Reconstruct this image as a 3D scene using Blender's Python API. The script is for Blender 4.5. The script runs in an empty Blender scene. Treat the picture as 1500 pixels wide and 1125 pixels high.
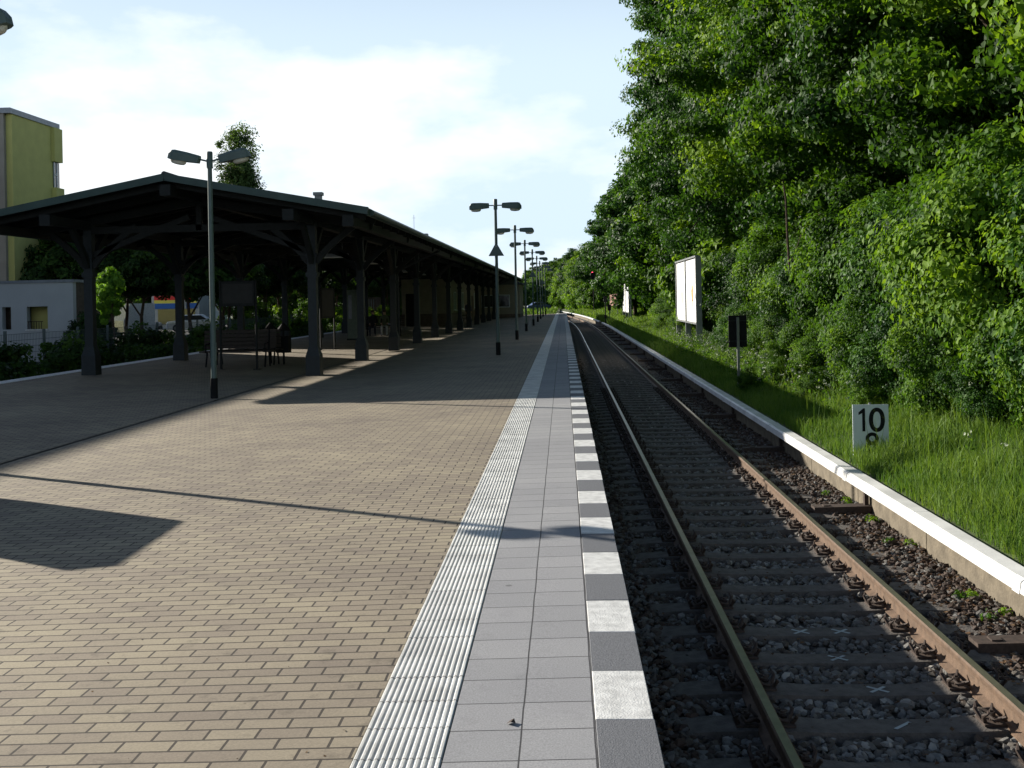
import bpy, bmesh, math, random
import numpy as np
from mathutils import Vector, Matrix
R = math.radians
random.seed(7)
rng = np.random.default_rng(11)
SC = bpy.context.scene
COL = SC.collection

# ---------------------------------------------------------------- camera
cam = bpy.data.cameras.new('camera')
camo = bpy.data.objects.new('camera', cam); COL.objects.link(camo); SC.camera = camo
cam.sensor_width = 36.0; cam.sensor_fit = 'HORIZONTAL'
cam.lens = 1600.0 / 1500.0 * 36.0
cam.shift_x = 0.0; cam.shift_y = -(562.5 - 437.5) / 1500.0
cam.clip_start = 0.05; cam.clip_end = 6000.0
YAW = math.atan(75 / 1600.0); ROLL = 0.02
fw = Vector((-math.sin(YAW), math.cos(YAW), 0)); up0 = Vector((0, 0, 1)); rt0 = fw.cross(up0)
rt = rt0 * math.cos(ROLL) - up0 * math.sin(ROLL)
up = rt0 * math.sin(ROLL) + up0 * math.cos(ROLL)
M3 = Matrix((rt, up, -fw)).transposed()
camo.matrix_world = Matrix.Translation((0, 0, 1.7)) @ M3.to_4x4()

# ---------------------------------------------------------------- sun, sky, exposure
SUN_EL = R(21.2)
to_sun = Vector((-0.843 * math.cos(SUN_EL), 0.538 * math.cos(SUN_EL), math.sin(SUN_EL))).normalized()
sl = bpy.data.lights.new('sun', 'SUN'); sl.energy = 4.6; sl.angle = R(0.55); sl.color = (1.0, 0.935, 0.82)
so = bpy.data.objects.new('sun', sl); COL.objects.link(so)
so.rotation_euler = to_sun.to_track_quat('Z', 'Y').to_euler(); so.location = (-20, 20, 30)
W = bpy.data.worlds.new('World'); SC.world = W; W.use_nodes = True
nt = W.node_tree; nt.nodes.clear()
def N(t, typ, **kw):
    n = t.nodes.new(typ)
    for k, v in kw.items(): setattr(n, k, v)
    return n
wo = N(nt, 'ShaderNodeOutputWorld'); bg = N(nt, 'ShaderNodeBackground')
sky = N(nt, 'ShaderNodeTexSky', sky_type='NISHITA'); sky.sun_disc = False
sky.sun_elevation = SUN_EL; sky.sun_rotation = math.atan2(to_sun.x, to_sun.y)
sky.air_density = 1.0; sky.dust_density = 0.6; sky.ozone_density = 1.6
tc = N(nt, 'ShaderNodeTexCoord'); mp = N(nt, 'ShaderNodeMapping'); mp.inputs['Scale'].default_value = (2.6, 2.6, 6.0)
mp.inputs['Location'].default_value = (1.7, 0.6, 0.9)
no = N(nt, 'ShaderNodeTexNoise'); no.inputs['Scale'].default_value = 1.5; no.inputs['Detail'].default_value = 7; no.inputs['Roughness'].default_value = 0.55
sx = N(nt, 'ShaderNodeSeparateXYZ')
rp = N(nt, 'ShaderNodeValToRGB'); rp.color_ramp.elements[0].position = 0.50; rp.color_ramp.elements[1].position = 0.68
hz = N(nt, 'ShaderNodeMapRange'); hz.inputs['From Min'].default_value = 0.05; hz.inputs['From Max'].default_value = 0.36
hz.inputs['To Min'].default_value = 0.12; hz.inputs['To Max'].default_value = -0.12
ad = N(nt, 'ShaderNodeMath', operation='ADD')
mx = N(nt, 'ShaderNodeMix', data_type='RGBA'); mx.inputs[7].default_value = (11.5, 12.0, 12.4, 1)
L = nt.links.new
L(tc.outputs['Generated'], mp.inputs[0]); L(mp.outputs[0], no.inputs['Vector']); L(tc.outputs['Generated'], sx.inputs[0])
L(sx.outputs['Z'], hz.inputs['Value']); L(hz.outputs[0], ad.inputs[1]); L(no.outputs['Fac'], ad.inputs[0]); L(ad.outputs[0], rp.inputs[0])
# thin bright veil of high cloud low in the sky
vl = N(nt, 'ShaderNodeMapRange', interpolation_type='SMOOTHSTEP'); vl.inputs['From Min'].default_value = 0.18; vl.inputs['From Max'].default_value = 0.46
vl.inputs['To Min'].default_value = 1.0; vl.inputs['To Max'].default_value = 0.0
m0 = N(nt, 'ShaderNodeMix', data_type='RGBA'); m0.inputs[7].default_value = (7.6, 9.3, 10.9, 1)
L(sx.outputs['Z'], vl.inputs['Value']); L(vl.outputs[0], m0.inputs[0]); L(sky.outputs[0], m0.inputs[6])
L(rp.outputs[0], mx.inputs[0]); L(m0.outputs[2], mx.inputs[6]); L(mx.outputs[2], bg.inputs[0])
bg.inputs[1].default_value = 0.052
L(bg.outputs[0], wo.inputs[0])
SC.view_settings.view_transform = 'Standard'; SC.view_settings.look = 'None'
SC.view_settings.exposure = 0.95; SC.view_settings.gamma = 1.0

# ---------------------------------------------------------------- tagging and mesh helpers
def tag(o, label=None, cat=None, group=None, kind=None):
    if label: o['label'] = label
    if cat: o['category'] = cat
    if group: o['group'] = group
    if kind: o['kind'] = kind
    return o
def empty(name, loc=(0, 0, 0), rz=0.0):
    o = bpy.data.objects.new(name, None); COL.objects.link(o); o.location = loc; o.rotation_euler = (0, 0, rz)
    o.empty_display_size = 0.3
    return o
def kids(o): return [c for c in COL.objects if c.parent == o]
def copy_tree(o, parent=None):
    c = o.copy(); COL.objects.link(c); c.parent = parent
    for ch in list(o.children): copy_tree(ch, c)
    return c
class MB:
    def __init__(s): s.v = []; s.f = []; s.m = []
    def add(s, vs, fs, mi=0):
        b = len(s.v); s.v += [tuple(p) for p in vs]
        for f in fs: s.f.append(tuple(b + i for i in f)); s.m.append(mi)
        return s
    def box(s, x0, x1, y0, y1, z0, z1, mi=0, bev=0.0):
        if bev > 0:
            b = bev
            vs = []
            for z, k in ((z0, 0), (z1 - b, 0), (z1, b)):
                vs += [(x0 + k, y0 + k, z), (x1 - k, y0 + k, z), (x1 - k, y1 - k, z), (x0 + k, y1 - k, z)]
            fs = [(3, 2, 1, 0)]
            for r in (0, 4):
                for i in range(4): fs.append((r + i, r + (i + 1) % 4, r + 4 + (i + 1) % 4, r + 4 + i))
            fs.append((8, 9, 10, 11))
            return s.add(vs, fs, mi)
        vs = [(x0, y0, z0), (x1, y0, z0), (x1, y1, z0), (x0, y1, z0), (x0, y0, z1), (x1, y0, z1), (x1, y1, z1), (x0, y1, z1)]
        return s.add(vs, [(3, 2, 1, 0), (4, 5, 6, 7), (0, 1, 5, 4), (1, 2, 6, 5), (2, 3, 7, 6), (3, 0, 4, 7)], mi)
    def bar(s, p, q, w, h, mi=0, up=(0, 0, 1)):
        p = Vector(p); q = Vector(q); d = (q - p).normalized(); u = Vector(up)
        if abs(d.dot(u)) > 0.99: u = Vector((0, 1, 0))
        r = d.cross(u).normalized(); u = r.cross(d).normalized()
        vs = []
        for c in (p, q):
            for a, b in ((-1, -1), (1, -1), (1, 1), (-1, 1)): vs.append(c + r * a * w / 2 + u * b * h / 2)
        return s.add(vs, [(0, 1, 2, 3), (7, 6, 5, 4), (4, 5, 1, 0), (5, 6, 2, 1), (6, 7, 3, 2), (7, 4, 0, 3)], mi)
    def tube(s, pts, rad, n=8, mi=0, caps=True):
        pts = [Vector(p) for p in pts]
        if not isinstance(rad, (list, tuple)): rad = [rad] * len(pts)
        vs = []; fs = []
        for i, p in enumerate(pts):
            d = (pts[min(i + 1, len(pts) - 1)] - pts[max(i - 1, 0)])
            d = d.normalized() if d.length > 1e-9 else Vector((0, 0, 1))
            u = Vector((0, 0, 1)) if abs(d.z) < 0.9 else Vector((1, 0, 0))
            r = d.cross(u).normalized(); u = r.cross(d).normalized()
            for k in range(n):
                a = 2 * math.pi * k / n
                vs.append(p + (r * math.cos(a) + u * math.sin(a)) * rad[i])
        for i in range(len(pts) - 1):
            for k in range(n):
                a = i * n + k; b = i * n + (k + 1) % n
                fs.append((a, a + n, b + n, b))
        if caps:
            fs.append(tuple(range(n))); fs.append(tuple(reversed(range((len(pts) - 1) * n, len(pts) * n))))
        return s.add(vs, fs, mi)
    def prism(s, poly, y0, y1, mi=0, axis='Y'):
        n = len(poly)
        if axis == 'Y': vs = [(a, y0, b) for a, b in poly] + [(a, y1, b) for a, b in poly]
        elif axis == 'X': vs = [(y0, a, b) for a, b in poly] + [(y1, a, b) for a, b in poly]
        else: vs = [(a, b, y0) for a, b in poly] + [(a, b, y1) for a, b in poly]
        fs = [tuple(range(n)), tuple(reversed(range(n, 2 * n)))]
        for i in range(n): j = (i + 1) % n; fs.append((i, i + n, j + n, j))
        return s.add(vs, fs, mi)
    def build(s, name, mats, parent=None, smooth=False, loc=None):
        me = bpy.data.meshes.new(name); me.from_pydata(s.v, [], s.f); 
        if not isinstance(mats, (list, tuple)): mats = [mats]
        for m in mats: me.materials.append(m)
        if len(mats) > 1: me.polygons.foreach_set('material_index', s.m)
        bm = bmesh.new(); bm.from_mesh(me); bmesh.ops.recalc_face_normals(bm, faces=bm.faces); bm.to_mesh(me); bm.free()
        if smooth:
            me.polygons.foreach_set('use_smooth', [True] * len(me.polygons))
            try: me.set_sharp_from_angle(angle=R(40))
            except Exception: pass
        me.update()
        o = bpy.data.objects.new(name, me); COL.objects.link(o); o.parent = parent
        if loc: o.location = loc
        return o
def np_mesh(name, V, F, mats, parent=None, attrs=None, mi=None, smooth=False):
    """V (n,3), F (m,k) with one k"""
    me = bpy.data.meshes.new(name)
    V = np.ascontiguousarray(V, dtype=np.float32); F = np.ascontiguousarray(F, dtype=np.int32)
    m, k = F.shape
    me.vertices.add(len(V)); me.vertices.foreach_set('co', V.ravel())
    me.loops.add(m * k); me.loops.foreach_set('vertex_index', F.ravel())
    me.polygons.add(m); me.polygons.foreach_set('loop_start', np.arange(0, m * k, k, dtype=np.int32))
    try: me.polygons.foreach_set('loop_total', np.full(m, k, dtype=np.int32))
    except Exception: pass
    if not isinstance(mats, (list, tuple)): mats = [mats]
    for q in mats: me.materials.append(q)
    if mi is not None: me.polygons.foreach_set('material_index', mi.astype(np.int32))
    me.polygons.foreach_set('use_smooth', np.full(m, smooth))
    me.update(calc_edges=True)
    if attrs:
        for n_, a in attrs.items():
            at = me.attributes.new(n_, 'FLOAT', 'FACE'); at.data.foreach_set('value', a.astype(np.float32))
    o = bpy.data.objects.new(name, me); COL.objects.link(o); o.parent = parent
    return o

# ---------------------------------------------------------------- materials
def newmat(name):
    m = bpy.data.materials.new(name); m.use_nodes = True; t = m.node_tree
    return m, t, t.nodes['Principled BSDF'], t.nodes['Material Output']
def pm(name, col, rough=0.7, metal=0.0, var=0.15, scale=6.0, bump=0.0, bscale=40.0, spec=0.4):
    m, t, b, o = newmat(name)
    b.inputs['Roughness'].default_value = rough; b.inputs['Metallic'].default_value = metal
    b.inputs['Specular IOR Level'].default_value = spec
    tcn = N(t, 'ShaderNodeTexCoord'); n1 = N(t, 'ShaderNodeTexNoise'); n1.inputs['Scale'].default_value = scale; n1.inputs['Detail'].default_value = 6
    t.links.new(tcn.outputs['Object'], n1.inputs['Vector'])
    r = N(t, 'ShaderNodeValToRGB'); r.color_ramp.elements[0].position = 0.3; r.color_ramp.elements[1].position = 0.7
    r.color_ramp.elements[0].color = tuple(c * (1 - var) for c in col[:3]) + (1,)
    r.color_ramp.elements[1].color = tuple(min(1, c * (1 + var)) for c in col[:3]) + (1,)
    t.links.new(n1.outputs['Fac'], r.inputs[0]); t.links.new(r.outputs[0], b.inputs['Base Color'])
    if bump > 0:
        n2 = N(t, 'ShaderNodeTexNoise'); n2.inputs['Scale'].default_value = bscale; n2.inputs['Detail'].default_value = 8
        t.links.new(tcn.outputs['Object'], n2.inputs['Vector'])
        bp = N(t, 'ShaderNodeBump'); bp.inputs['Strength'].default_value = bump; bp.inputs['Distance'].default_value = 0.02
        t.links.new(n2.outputs['Fac'], bp.inputs['Height']); t.links.new(bp.outputs[0], b.inputs['Normal'])
    return m
def leafmat(name, dark, mid, light, trans=0.3, rough=0.55):
    m, t, b, o = newmat(name)
    a = N(t, 'ShaderNodeAttribute', attribute_name='rnd'); oi = N(t, 'ShaderNodeObjectInfo')
    ma = N(t, 'ShaderNodeMath', operation='MULTIPLY_ADD'); ma.inputs[1].default_value = 0.34; 
    t.links.new(oi.outputs['Random'], ma.inputs[0]); 
    sb = N(t, 'ShaderNodeMath', operation='SUBTRACT'); sb.inputs[1].default_value = 0.17
    t.links.new(a.outputs['Fac'], ma.inputs[2]); t.links.new(ma.outputs[0], sb.inputs[0])
    r = N(t, 'ShaderNodeValToRGB'); e = r.color_ramp.elements
    e[0].position = 0.05; e[0].color = dark + (1,); e[1].position = 0.95; e[1].color = light + (1,)
    k = e.new(0.5); k.color = mid + (1,)
    t.links.new(sb.outputs[0], r.inputs[0]); t.links.new(r.outputs[0], b.inputs['Base Color'])
    b.inputs['Roughness'].default_value = rough; b.inputs['Specular IOR Level'].default_value = 0.14
    tr = N(t, 'ShaderNodeBsdfTranslucent'); mixn = N(t, 'ShaderNodeMixShader'); mixn.inputs[0].default_value = trans
    hs = N(t, 'ShaderNodeMix', data_type='RGBA', blend_type='MULTIPLY'); hs.inputs[0].default_value = 1.0; hs.inputs[7].default_value = (1.5, 1.45, 0.6, 1)
    t.links.new(r.outputs[0], hs.inputs[6]); t.links.new(hs.outputs[2], tr.inputs[0])
    t.links.new(b.outputs[0], mixn.inputs[1]); t.links.new(tr.outputs[0], mixn.inputs[2]); t.links.new(mixn.outputs[0], o.inputs[0])
    return m
def brickmat(name, w, h, mortar, offset, c1, c2, cm, rough=0.85, loc=(0, 0, 0), noise=0.2, bumpd=0.006, smooth=0.1, fine=90, patch=(0.75, 0.72, 0.75), stain=0.62):
    m, t, b, o = newmat(name)
    tcn = N(t, 'ShaderNodeTexCoord'); mpn = N(t, 'ShaderNodeMapping'); mpn.inputs['Location'].default_value = loc
    # small waviness of the laid rows
    nw = N(t, 'ShaderNodeTexNoise'); nw.inputs['Scale'].default_value = 3.0; nw.inputs['Detail'].default_value = 2
    vm = N(t, 'ShaderNodeVectorMath', operation='MULTIPLY_ADD'); vm.inputs[1].default_value = (0.008, 0.008, 0)
    t.links.new(tcn.outputs['Object'], nw.inputs['Vector']); t.links.new(nw.outputs['Color'], vm.inputs[0]); t.links.new(tcn.outputs['Object'], vm.inputs[2])
    t.links.new(vm.outputs[0], mpn.inputs[0])
    bk = N(t, 'ShaderNodeTexBrick'); bk.offset = offset; bk.offset_frequency = 2; bk.squash = 1.0
    bk.inputs['Scale'].default_value = 1.0; bk.inputs['Brick Width'].default_value = w; bk.inputs['Row Height'].default_value = h
    bk.inputs['Mortar Size'].default_value = mortar; bk.inputs['Mortar Smooth'].default_value = smooth
    bk.inputs['Color1'].default_value = c1 + (1,); bk.inputs['Color2'].default_value = c2 + (1,); bk.inputs['Mortar'].default_value = cm + (1,)
    t.links.new(mpn.outputs[0], bk.inputs['Vector'])
    nz = N(t, 'ShaderNodeTexNoise'); nz.inputs['Scale'].default_value = 0.45; nz.inputs['Detail'].default_value = 6; nz.inputs['Roughness'].default_value = 0.6
    t.links.new(tcn.outputs['Object'], nz.inputs['Vector'])
    rr = N(t, 'ShaderNodeValToRGB'); rr.color_ramp.elements[0].position = 0.35; rr.color_ramp.elements[1].position = 0.65
    rr.color_ramp.elements[0].color = patch + (1,); rr.color_ramp.elements[1].color = (1.0, 1.0, 1.0, 1)
    t.links.new(nz.outputs['Fac'], rr.inputs[0])
    m1 = N(t, 'ShaderNodeMix', data_type='RGBA', blend_type='MULTIPLY'); m1.inputs[0].default_value = 1.0
    t.links.new(bk.outputs['Color'], m1.inputs[6]); t.links.new(rr.outputs[0], m1.inputs[7])
    nf = N(t, 'ShaderNodeTexNoise'); nf.inputs['Scale'].default_value = fine; nf.inputs['Detail'].default_value = 6; nf.inputs['Roughness'].default_value = 0.7
    t.links.new(tcn.outputs['Object'], nf.inputs['Vector'])
    r2 = N(t, 'ShaderNodeMapRange'); r2.inputs['From Min'].default_value = 0.3; r2.inputs['From Max'].default_value = 0.7
    r2.inputs['To Min'].default_value = 1 - noise; r2.inputs['To Max'].default_value = 1 + noise
    t.links.new(nf.outputs['Fac'], r2.inputs['Value'])
    m2 = N(t, 'ShaderNodeVectorMath', operation='SCALE'); t.links.new(m1.outputs[2], m2.inputs[0]); t.links.new(r2.outputs[0], m2.inputs['Scale'])
    t.links.new(m2.outputs[0], b.inputs['Base Color'])
    ns = N(t, 'ShaderNodeTexNoise'); ns.inputs['Scale'].default_value = 5.5; ns.inputs['Detail'].default_value = 5; ns.inputs['Roughness'].default_value = 0.65
    t.links.new(tcn.outputs['Object'], ns.inputs['Vector'])
    rs = N(t, 'ShaderNodeMapRange'); rs.inputs['From Min'].default_value = 0.58; rs.inputs['From Max'].default_value = 0.74; rs.inputs['To Min'].default_value = 1.0; rs.inputs['To Max'].default_value = stain
    t.links.new(ns.outputs['Fac'], rs.inputs['Value'])
    vg = N(t, 'ShaderNodeTexVoronoi'); vg.inputs['Scale'].default_value = 1.9; t.links.new(tcn.outputs['Object'], vg.inputs['Vector'])
    rg = N(t, 'ShaderNodeMapRange'); rg.inputs['From Min'].default_value = 0.03; rg.inputs['From Max'].default_value = 0.05; rg.inputs['To Min'].default_value = 0.55; rg.inputs['To Max'].default_value = 1.0
    t.links.new(vg.outputs['Distance'], rg.inputs['Value'])
    mm = N(t, 'ShaderNodeMath', operation='MULTIPLY'); t.links.new(rs.outputs[0], mm.inputs[0]); t.links.new(rg.outputs[0], mm.inputs[1])
    m3 = N(t, 'ShaderNodeVectorMath', operation='SCALE'); t.links.new(m2.outputs[0], m3.inputs[0]); t.links.new(mm.outputs[0], m3.inputs['Scale'])
    t.links.new(m3.outputs[0], b.inputs['Base Color'])
    b.inputs['Roughness'].default_value = rough; b.inputs['Specular IOR Level'].default_value = 0.3
    bm1 = N(t, 'ShaderNodeBump', invert=True); bm1.inputs['Strength'].default_value = 1.0; bm1.inputs['Distance'].default_value = bumpd
    t.links.new(bk.outputs['Fac'], bm1.inputs['Height'])
    bm2 = N(t, 'ShaderNodeBump'); bm2.inputs['Strength'].default_value = 0.35; bm2.inputs['Distance'].default_value = 0.004
    t.links.new(nf.outputs['Fac'], bm2.inputs['Height']); t.links.new(bm1.outputs[0], bm2.inputs['Normal'])
    t.links.new(bm2.outputs[0], b.inputs['Normal'])
    return m
MT = {}
MT['brick'] = brickmat('platform_pavers', 0.21, 0.105, 0.006, 0.5, (0.352, 0.302, 0.212), (0.262, 0.218, 0.165), (0.058, 0.047, 0.036), noise=0.2, bumpd=0.009, patch=(0.74, 0.73, 0.77))
MT['tile'] = brickmat('grey_tiles', 0.2885, 0.289, 0.0035, 0.0, (0.325, 0.325, 0.335), (0.285, 0.287, 0.298), (0.05, 0.05, 0.055), loc=(0.483 + 0.2885, 0.0, 0), noise=0.28, bumpd=0.004, fine=140, patch=(0.86, 0.86, 0.88), stain=0.88)
MT['white_rib'] = pm('tactile_white', (0.60, 0.60, 0.58), 0.6, var=0.2, scale=3.5, bump=0.2, bscale=60)
MT['joint'] = pm('joint_dirt', (0.12, 0.11, 0.09), 0.9)
MT['blk_w'] = pm('edge_white', (0.64, 0.64, 0.63), 0.65, var=0.2, scale=14, bump=0.3, bscale=120)
MT['blk_d'] = pm('edge_dark', (0.14, 0.145, 0.16), 0.8, var=0.2, scale=90, bump=0.3, bscale=150)
MT['concrete'] = pm('concrete', (0.155, 0.13, 0.095), 0.9, var=0.3, scale=5, bump=0.5, bscale=30)
MT['conc_dark'] = pm('platform_wall', (0.13, 0.125, 0.12), 0.9, var=0.35, scale=4, bump=0.5, bscale=20)
MT['sleeper'] = pm('sleeper_concrete', (0.115, 0.102, 0.092), 0.9, var=0.3, scale=12, bump=0.5, bscale=60)
MT['rust'] = pm('rail_rust', (0.125, 0.080, 0.052), 0.75, var=0.3, scale=14, bump=0.25, bscale=90)
MT['railtop'] = pm('rail_top', (0.36, 0.32, 0.28), 0.32, metal=0.85, var=0.15, scale=10)
MT['iron'] = pm('dark_iron', (0.055, 0.038, 0.03), 0.8, var=0.4, scale=30)
MT['white_cover'] = pm('conductor_cover', (0.64, 0.64, 0.63), 0.5, var=0.2, scale=1.8, bump=0.1, bscale=20)
MT['pole'] = pm('lamp_green', (0.085, 0.125, 0.118), 0.5, var=0.12, scale=7)
MT['black'] = pm('black_paint', (0.012, 0.012, 0.013), 0.8, spec=0.15)
MT['bowl'] = pm('lamp_bowl', (0.62, 0.60, 0.52), 0.25, var=0.05)
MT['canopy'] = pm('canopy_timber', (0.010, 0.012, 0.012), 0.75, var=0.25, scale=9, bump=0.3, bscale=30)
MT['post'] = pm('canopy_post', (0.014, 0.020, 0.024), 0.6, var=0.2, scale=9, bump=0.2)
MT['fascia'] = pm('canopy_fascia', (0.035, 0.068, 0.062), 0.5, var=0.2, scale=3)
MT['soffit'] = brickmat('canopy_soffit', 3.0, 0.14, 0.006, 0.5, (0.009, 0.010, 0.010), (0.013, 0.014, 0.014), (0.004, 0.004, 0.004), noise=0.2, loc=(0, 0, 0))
MT['roofing'] = pm('roof_felt', (0.06, 0.065, 0.07), 0.85, var=0.2, scale=2)
MT['cream'] = pm('cream_render', (0.22, 0.20, 0.15), 0.9, var=0.12, scale=3, bump=0.2)
MT['brown'] = pm('brown_plinth', (0.10, 0.075, 0.055), 0.85, var=0.25, scale=5)
MT['yellow'] = pm('yellow_render', (0.55, 0.53, 0.19), 0.9, var=0.06, scale=1.5, bump=0.1)
MT['taupe'] = pm('taupe_render', (0.32, 0.29, 0.25), 0.9, var=0.08, scale=1.5)
MT['whitew'] = pm('white_render', (0.46, 0.48, 0.50), 0.9, var=0.06, scale=1.0)
MT['coping'] = pm('coping_metal', (0.25, 0.27, 0.30), 0.5, metal=0.3)
MT['glass'] = pm('window_glass', (0.03, 0.035, 0.04), 0.08, var=0.1, spec=0.8)
MT['wood'] = pm('bench_wood', (0.035, 0.026, 0.02), 0.7, var=0.25, scale=14)
MT['steel'] = pm('galvanised', (0.19, 0.20, 0.20), 0.5, metal=0.5)
MT['fence'] = pm('fence_green', (0.10, 0.13, 0.13), 0.6)
MT['bark'] = pm('bark', (0.085, 0.06, 0.042), 0.95, var=0.4, scale=8, bump=0.8, bscale=25)
MT['paper'] = pm('poster_paper', (0.84, 0.84, 0.82), 0.6, var=0.03)
MT['sign'] = pm('sign_white', (0.60, 0.66, 0.68), 0.5, var=0.06)
MT['dirt'] = pm('soil', (0.075, 0.06, 0.04), 0.95, var=0.4, scale=3, bump=0.8, bscale=12)
MT['earth_green'] = pm('verge_soil', (0.055, 0.075, 0.025), 0.95, var=0.5, scale=2.2, bump=0.8, bscale=12)
MT['asphalt'] = pm('asphalt', (0.04, 0.04, 0.042), 0.9, var=0.2, scale=4, bump=0.3)
MT['leafA'] = leafmat('maple_leaves', (0.016, 0.045, 0.007), (0.058, 0.135, 0.013), (0.200, 0.320, 0.022), 0.42)
MT['leafB'] = leafmat('cherry_leaves', (0.012, 0.038, 0.010), (0.032, 0.088, 0.016), (0.078, 0.175, 0.028), 0.3, 0.5)
MT['leafC'] = leafmat('bush_leaves', (0.020, 0.054, 0.009), (0.064, 0.145, 0.016), (0.175, 0.290, 0.028), 0.42)
MT['leafD'] = leafmat('poplar_leaves', (0.016, 0.034, 0.014), (0.055, 0.100, 0.032), (0.11, 0.18, 0.055), 0.35)
MT['leafE'] = leafmat('lime_leaves', (0.06, 0.14, 0.015), (0.13, 0.27, 0.03), (0.22, 0.40, 0.05), 0.4)
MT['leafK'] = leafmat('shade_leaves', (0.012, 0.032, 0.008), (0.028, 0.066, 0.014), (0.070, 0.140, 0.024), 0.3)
MT['grass'] = leafmat('grass_blades', (0.030, 0.072, 0.014), (0.068, 0.145, 0.024), (0.160, 0.245, 0.055), 0.35, 0.55)
MT['bloom'] = pm('pale_blooms', (0.30, 0.34, 0.24), 0.8)

def ballast_material():
    m, t, b, o = newmat('ballast_bed')
    tcn = N(t, 'ShaderNodeTexCoord'); v = N(t, 'ShaderNodeTexVoronoi'); v.inputs['Scale'].default_value = 19
    t.links.new(tcn.outputs['Object'], v.inputs['Vector'])
    r = N(t, 'ShaderNodeValToRGB'); e = r.color_ramp.elements
    e[0].color = (0.022, 0.017, 0.013, 1); e[1].color = (0.13, 0.12, 0.11, 1); k = e.new(0.6); k.color = (0.055, 0.047, 0.04, 1)
    sp = N(t, 'ShaderNodeSeparateColor'); t.links.new(v.outputs['Color'], sp.inputs[0]); t.links.new(sp.outputs[0], r.inputs[0])
    t.links.new(r.outputs[0], b.inputs['Base Color']); b.inputs['Roughness'].default_value = 0.9
    bp = N(t, 'ShaderNodeBump', invert=True); bp.inputs['Strength'].default_value = 1.0; bp.inputs['Distance'].default_value = 0.03
    t.links.new(v.outputs['Distance'], bp.inputs['Height']); t.links.new(bp.outputs[0], b.inputs['Normal'])
    return m
MT['bed'] = ballast_material()
def stone_material():
    m, t, b, o = newmat('ballast_stone')
    a = N(t, 'ShaderNodeAttribute', attribute_name='rnd')
    r = N(t, 'ShaderNodeValToRGB'); e = r.color_ramp.elements
    e[0].color = (0.028, 0.016, 0.011, 1); e[1].color = (0.33, 0.31, 0.28, 1)
    for p, c in ((0.25, (0.060, 0.036, 0.024)), (0.5, (0.080, 0.068, 0.056)), (0.75, (0.125, 0.12, 0.112)), (0.93, (0.19, 0.185, 0.175))):
        k = e.new(p); k.color = c + (1,)
    t.links.new(a.outputs['Fac'], r.inputs[0]); t.links.new(r.outputs[0], b.inputs['Base Color'])
    b.inputs['Roughness'].default_value = 0.8
    return m
MT['stone'] = stone_material()

# ---------------------------------------------------------------- shared layout
EDGE = 0.332; DRAIN = -6.75; LEFT = -13.35; PLAT_END = 119.0
def zp(x):
    return -0.022 * (EDGE - x) if x > DRAIN else -0.022 * (EDGE - DRAIN) + 0.022 * (DRAIN - x)
def cv(y):   # sideways offset of the track curve
    return 0.0 if y < 78 else -(y - 78) ** 2 / 2900.0
def bank(x, y):   # ground height of the right hand embankment, x relative to the curve
    u = x - 3.8
    h = -0.66 + 0.17 * u
    if x > 6: h += 0.14 * (x - 6)
    h += 0.05 * math.sin(x * 2.1 + y * 0.9) * min(1, max(0, u))
    return h
ZR = -0.85          # rail top
ZB = -1.06          # ballast
ys = [-6, 0, 20, 40, 60, 78] + list(range(84, 340, 6))

# ---------------------------------------------------------------- setting
def structure(o): o['kind'] = 'structure'; return o
g = MB(); g.add([(-1500, -300, -1.45), (1500, -300, -1.45), (1500, 2500, -1.45), (-1500, 2500, -1.45)], [(0, 1, 2, 3)])
structure(g.build('ground', MT['earth_green']))
p = MB()    # platform body with its slightly V-shaped paved top
xs = [LEFT + 0.45, DRAIN - 0.035, DRAIN + 0.035, -0.828]
for x0, x1 in ((xs[0], xs[1]), (xs[2], xs[3])):
    p.add([(x0, -8, zp(x0)), (x1, -8, zp(x1)), (x1, PLAT_END, zp(x1)), (x0, PLAT_END, zp(x0))], [(0, 1, 2, 3)], 0)
p.box(LEFT + 0.02, EDGE - 0.03, -8, PLAT_END - 0.02, -1.5, -0.2, 1)
p.box(EDGE - 0.05, EDGE - 0.015, -8, PLAT_END - 0.02, -0.2, -0.09, 1)
structure(p.build('platform', [MT['brick'], MT['conc_dark']]))
d = MB(); d.box(DRAIN - 0.035, DRAIN + 0.035, -8, PLAT_END, -0.19, zp(DRAIN) - 0.012)
structure(d.build('drain_channel', MT['joint']))
t_ = MB()
t_.add([(-0.483, -8, zp(-0.483)), (0.094, -8, zp(0.094)), (0.094, PLAT_END, zp(0.094)), (-0.483, PLAT_END, zp(-0.483))], [(0, 1, 2, 3)])
structure(t_.build('platform_edge_tiles', MT['tile']))
tr = MB()    # ribbed white tactile strip
nr = 13; wr = (0.828 - 0.483) / nr
y = -3.0
while y < PLAT_END:
    L_ = 0.295 if y < 40 else 2.95
    y1 = y + L_ - 0.006
    dz = random.uniform(-0.0012, 0.0012)
    x = -0.828; prof = []
    for i in range(nr):
        z = zp(x) + dz
        prof += [(x + wr * 0.02, z - 0.002), (x + wr * 0.24, z + 0.004), (x + wr * 0.60, z + 0.004), (x + wr * 0.80, z - 0.002)]
        x += wr
    vs = [(a, y, b) for a, b in prof] + [(a, y1, b) for a, b in prof]; n = len(prof)
    tr.add(vs, [(i, i + 1, i + 1 + n, i + n) for i in range(n - 1)], 0)
    y += L_
tr.add([(-0.829, -3, zp(-0.828) - 0.006), (-0.482, -3, zp(-0.482) - 0.006), (-0.482, PLAT_END, zp(-0.482) - 0.006), (-0.829, PLAT_END, zp(-0.829) - 0.006)], [(0, 1, 2, 3)], 1)
structure(tr.build('tactile_paving', [MT['white_rib'], MT['joint']]))
e = MB()   # black and white edge stones
k = -8
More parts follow.
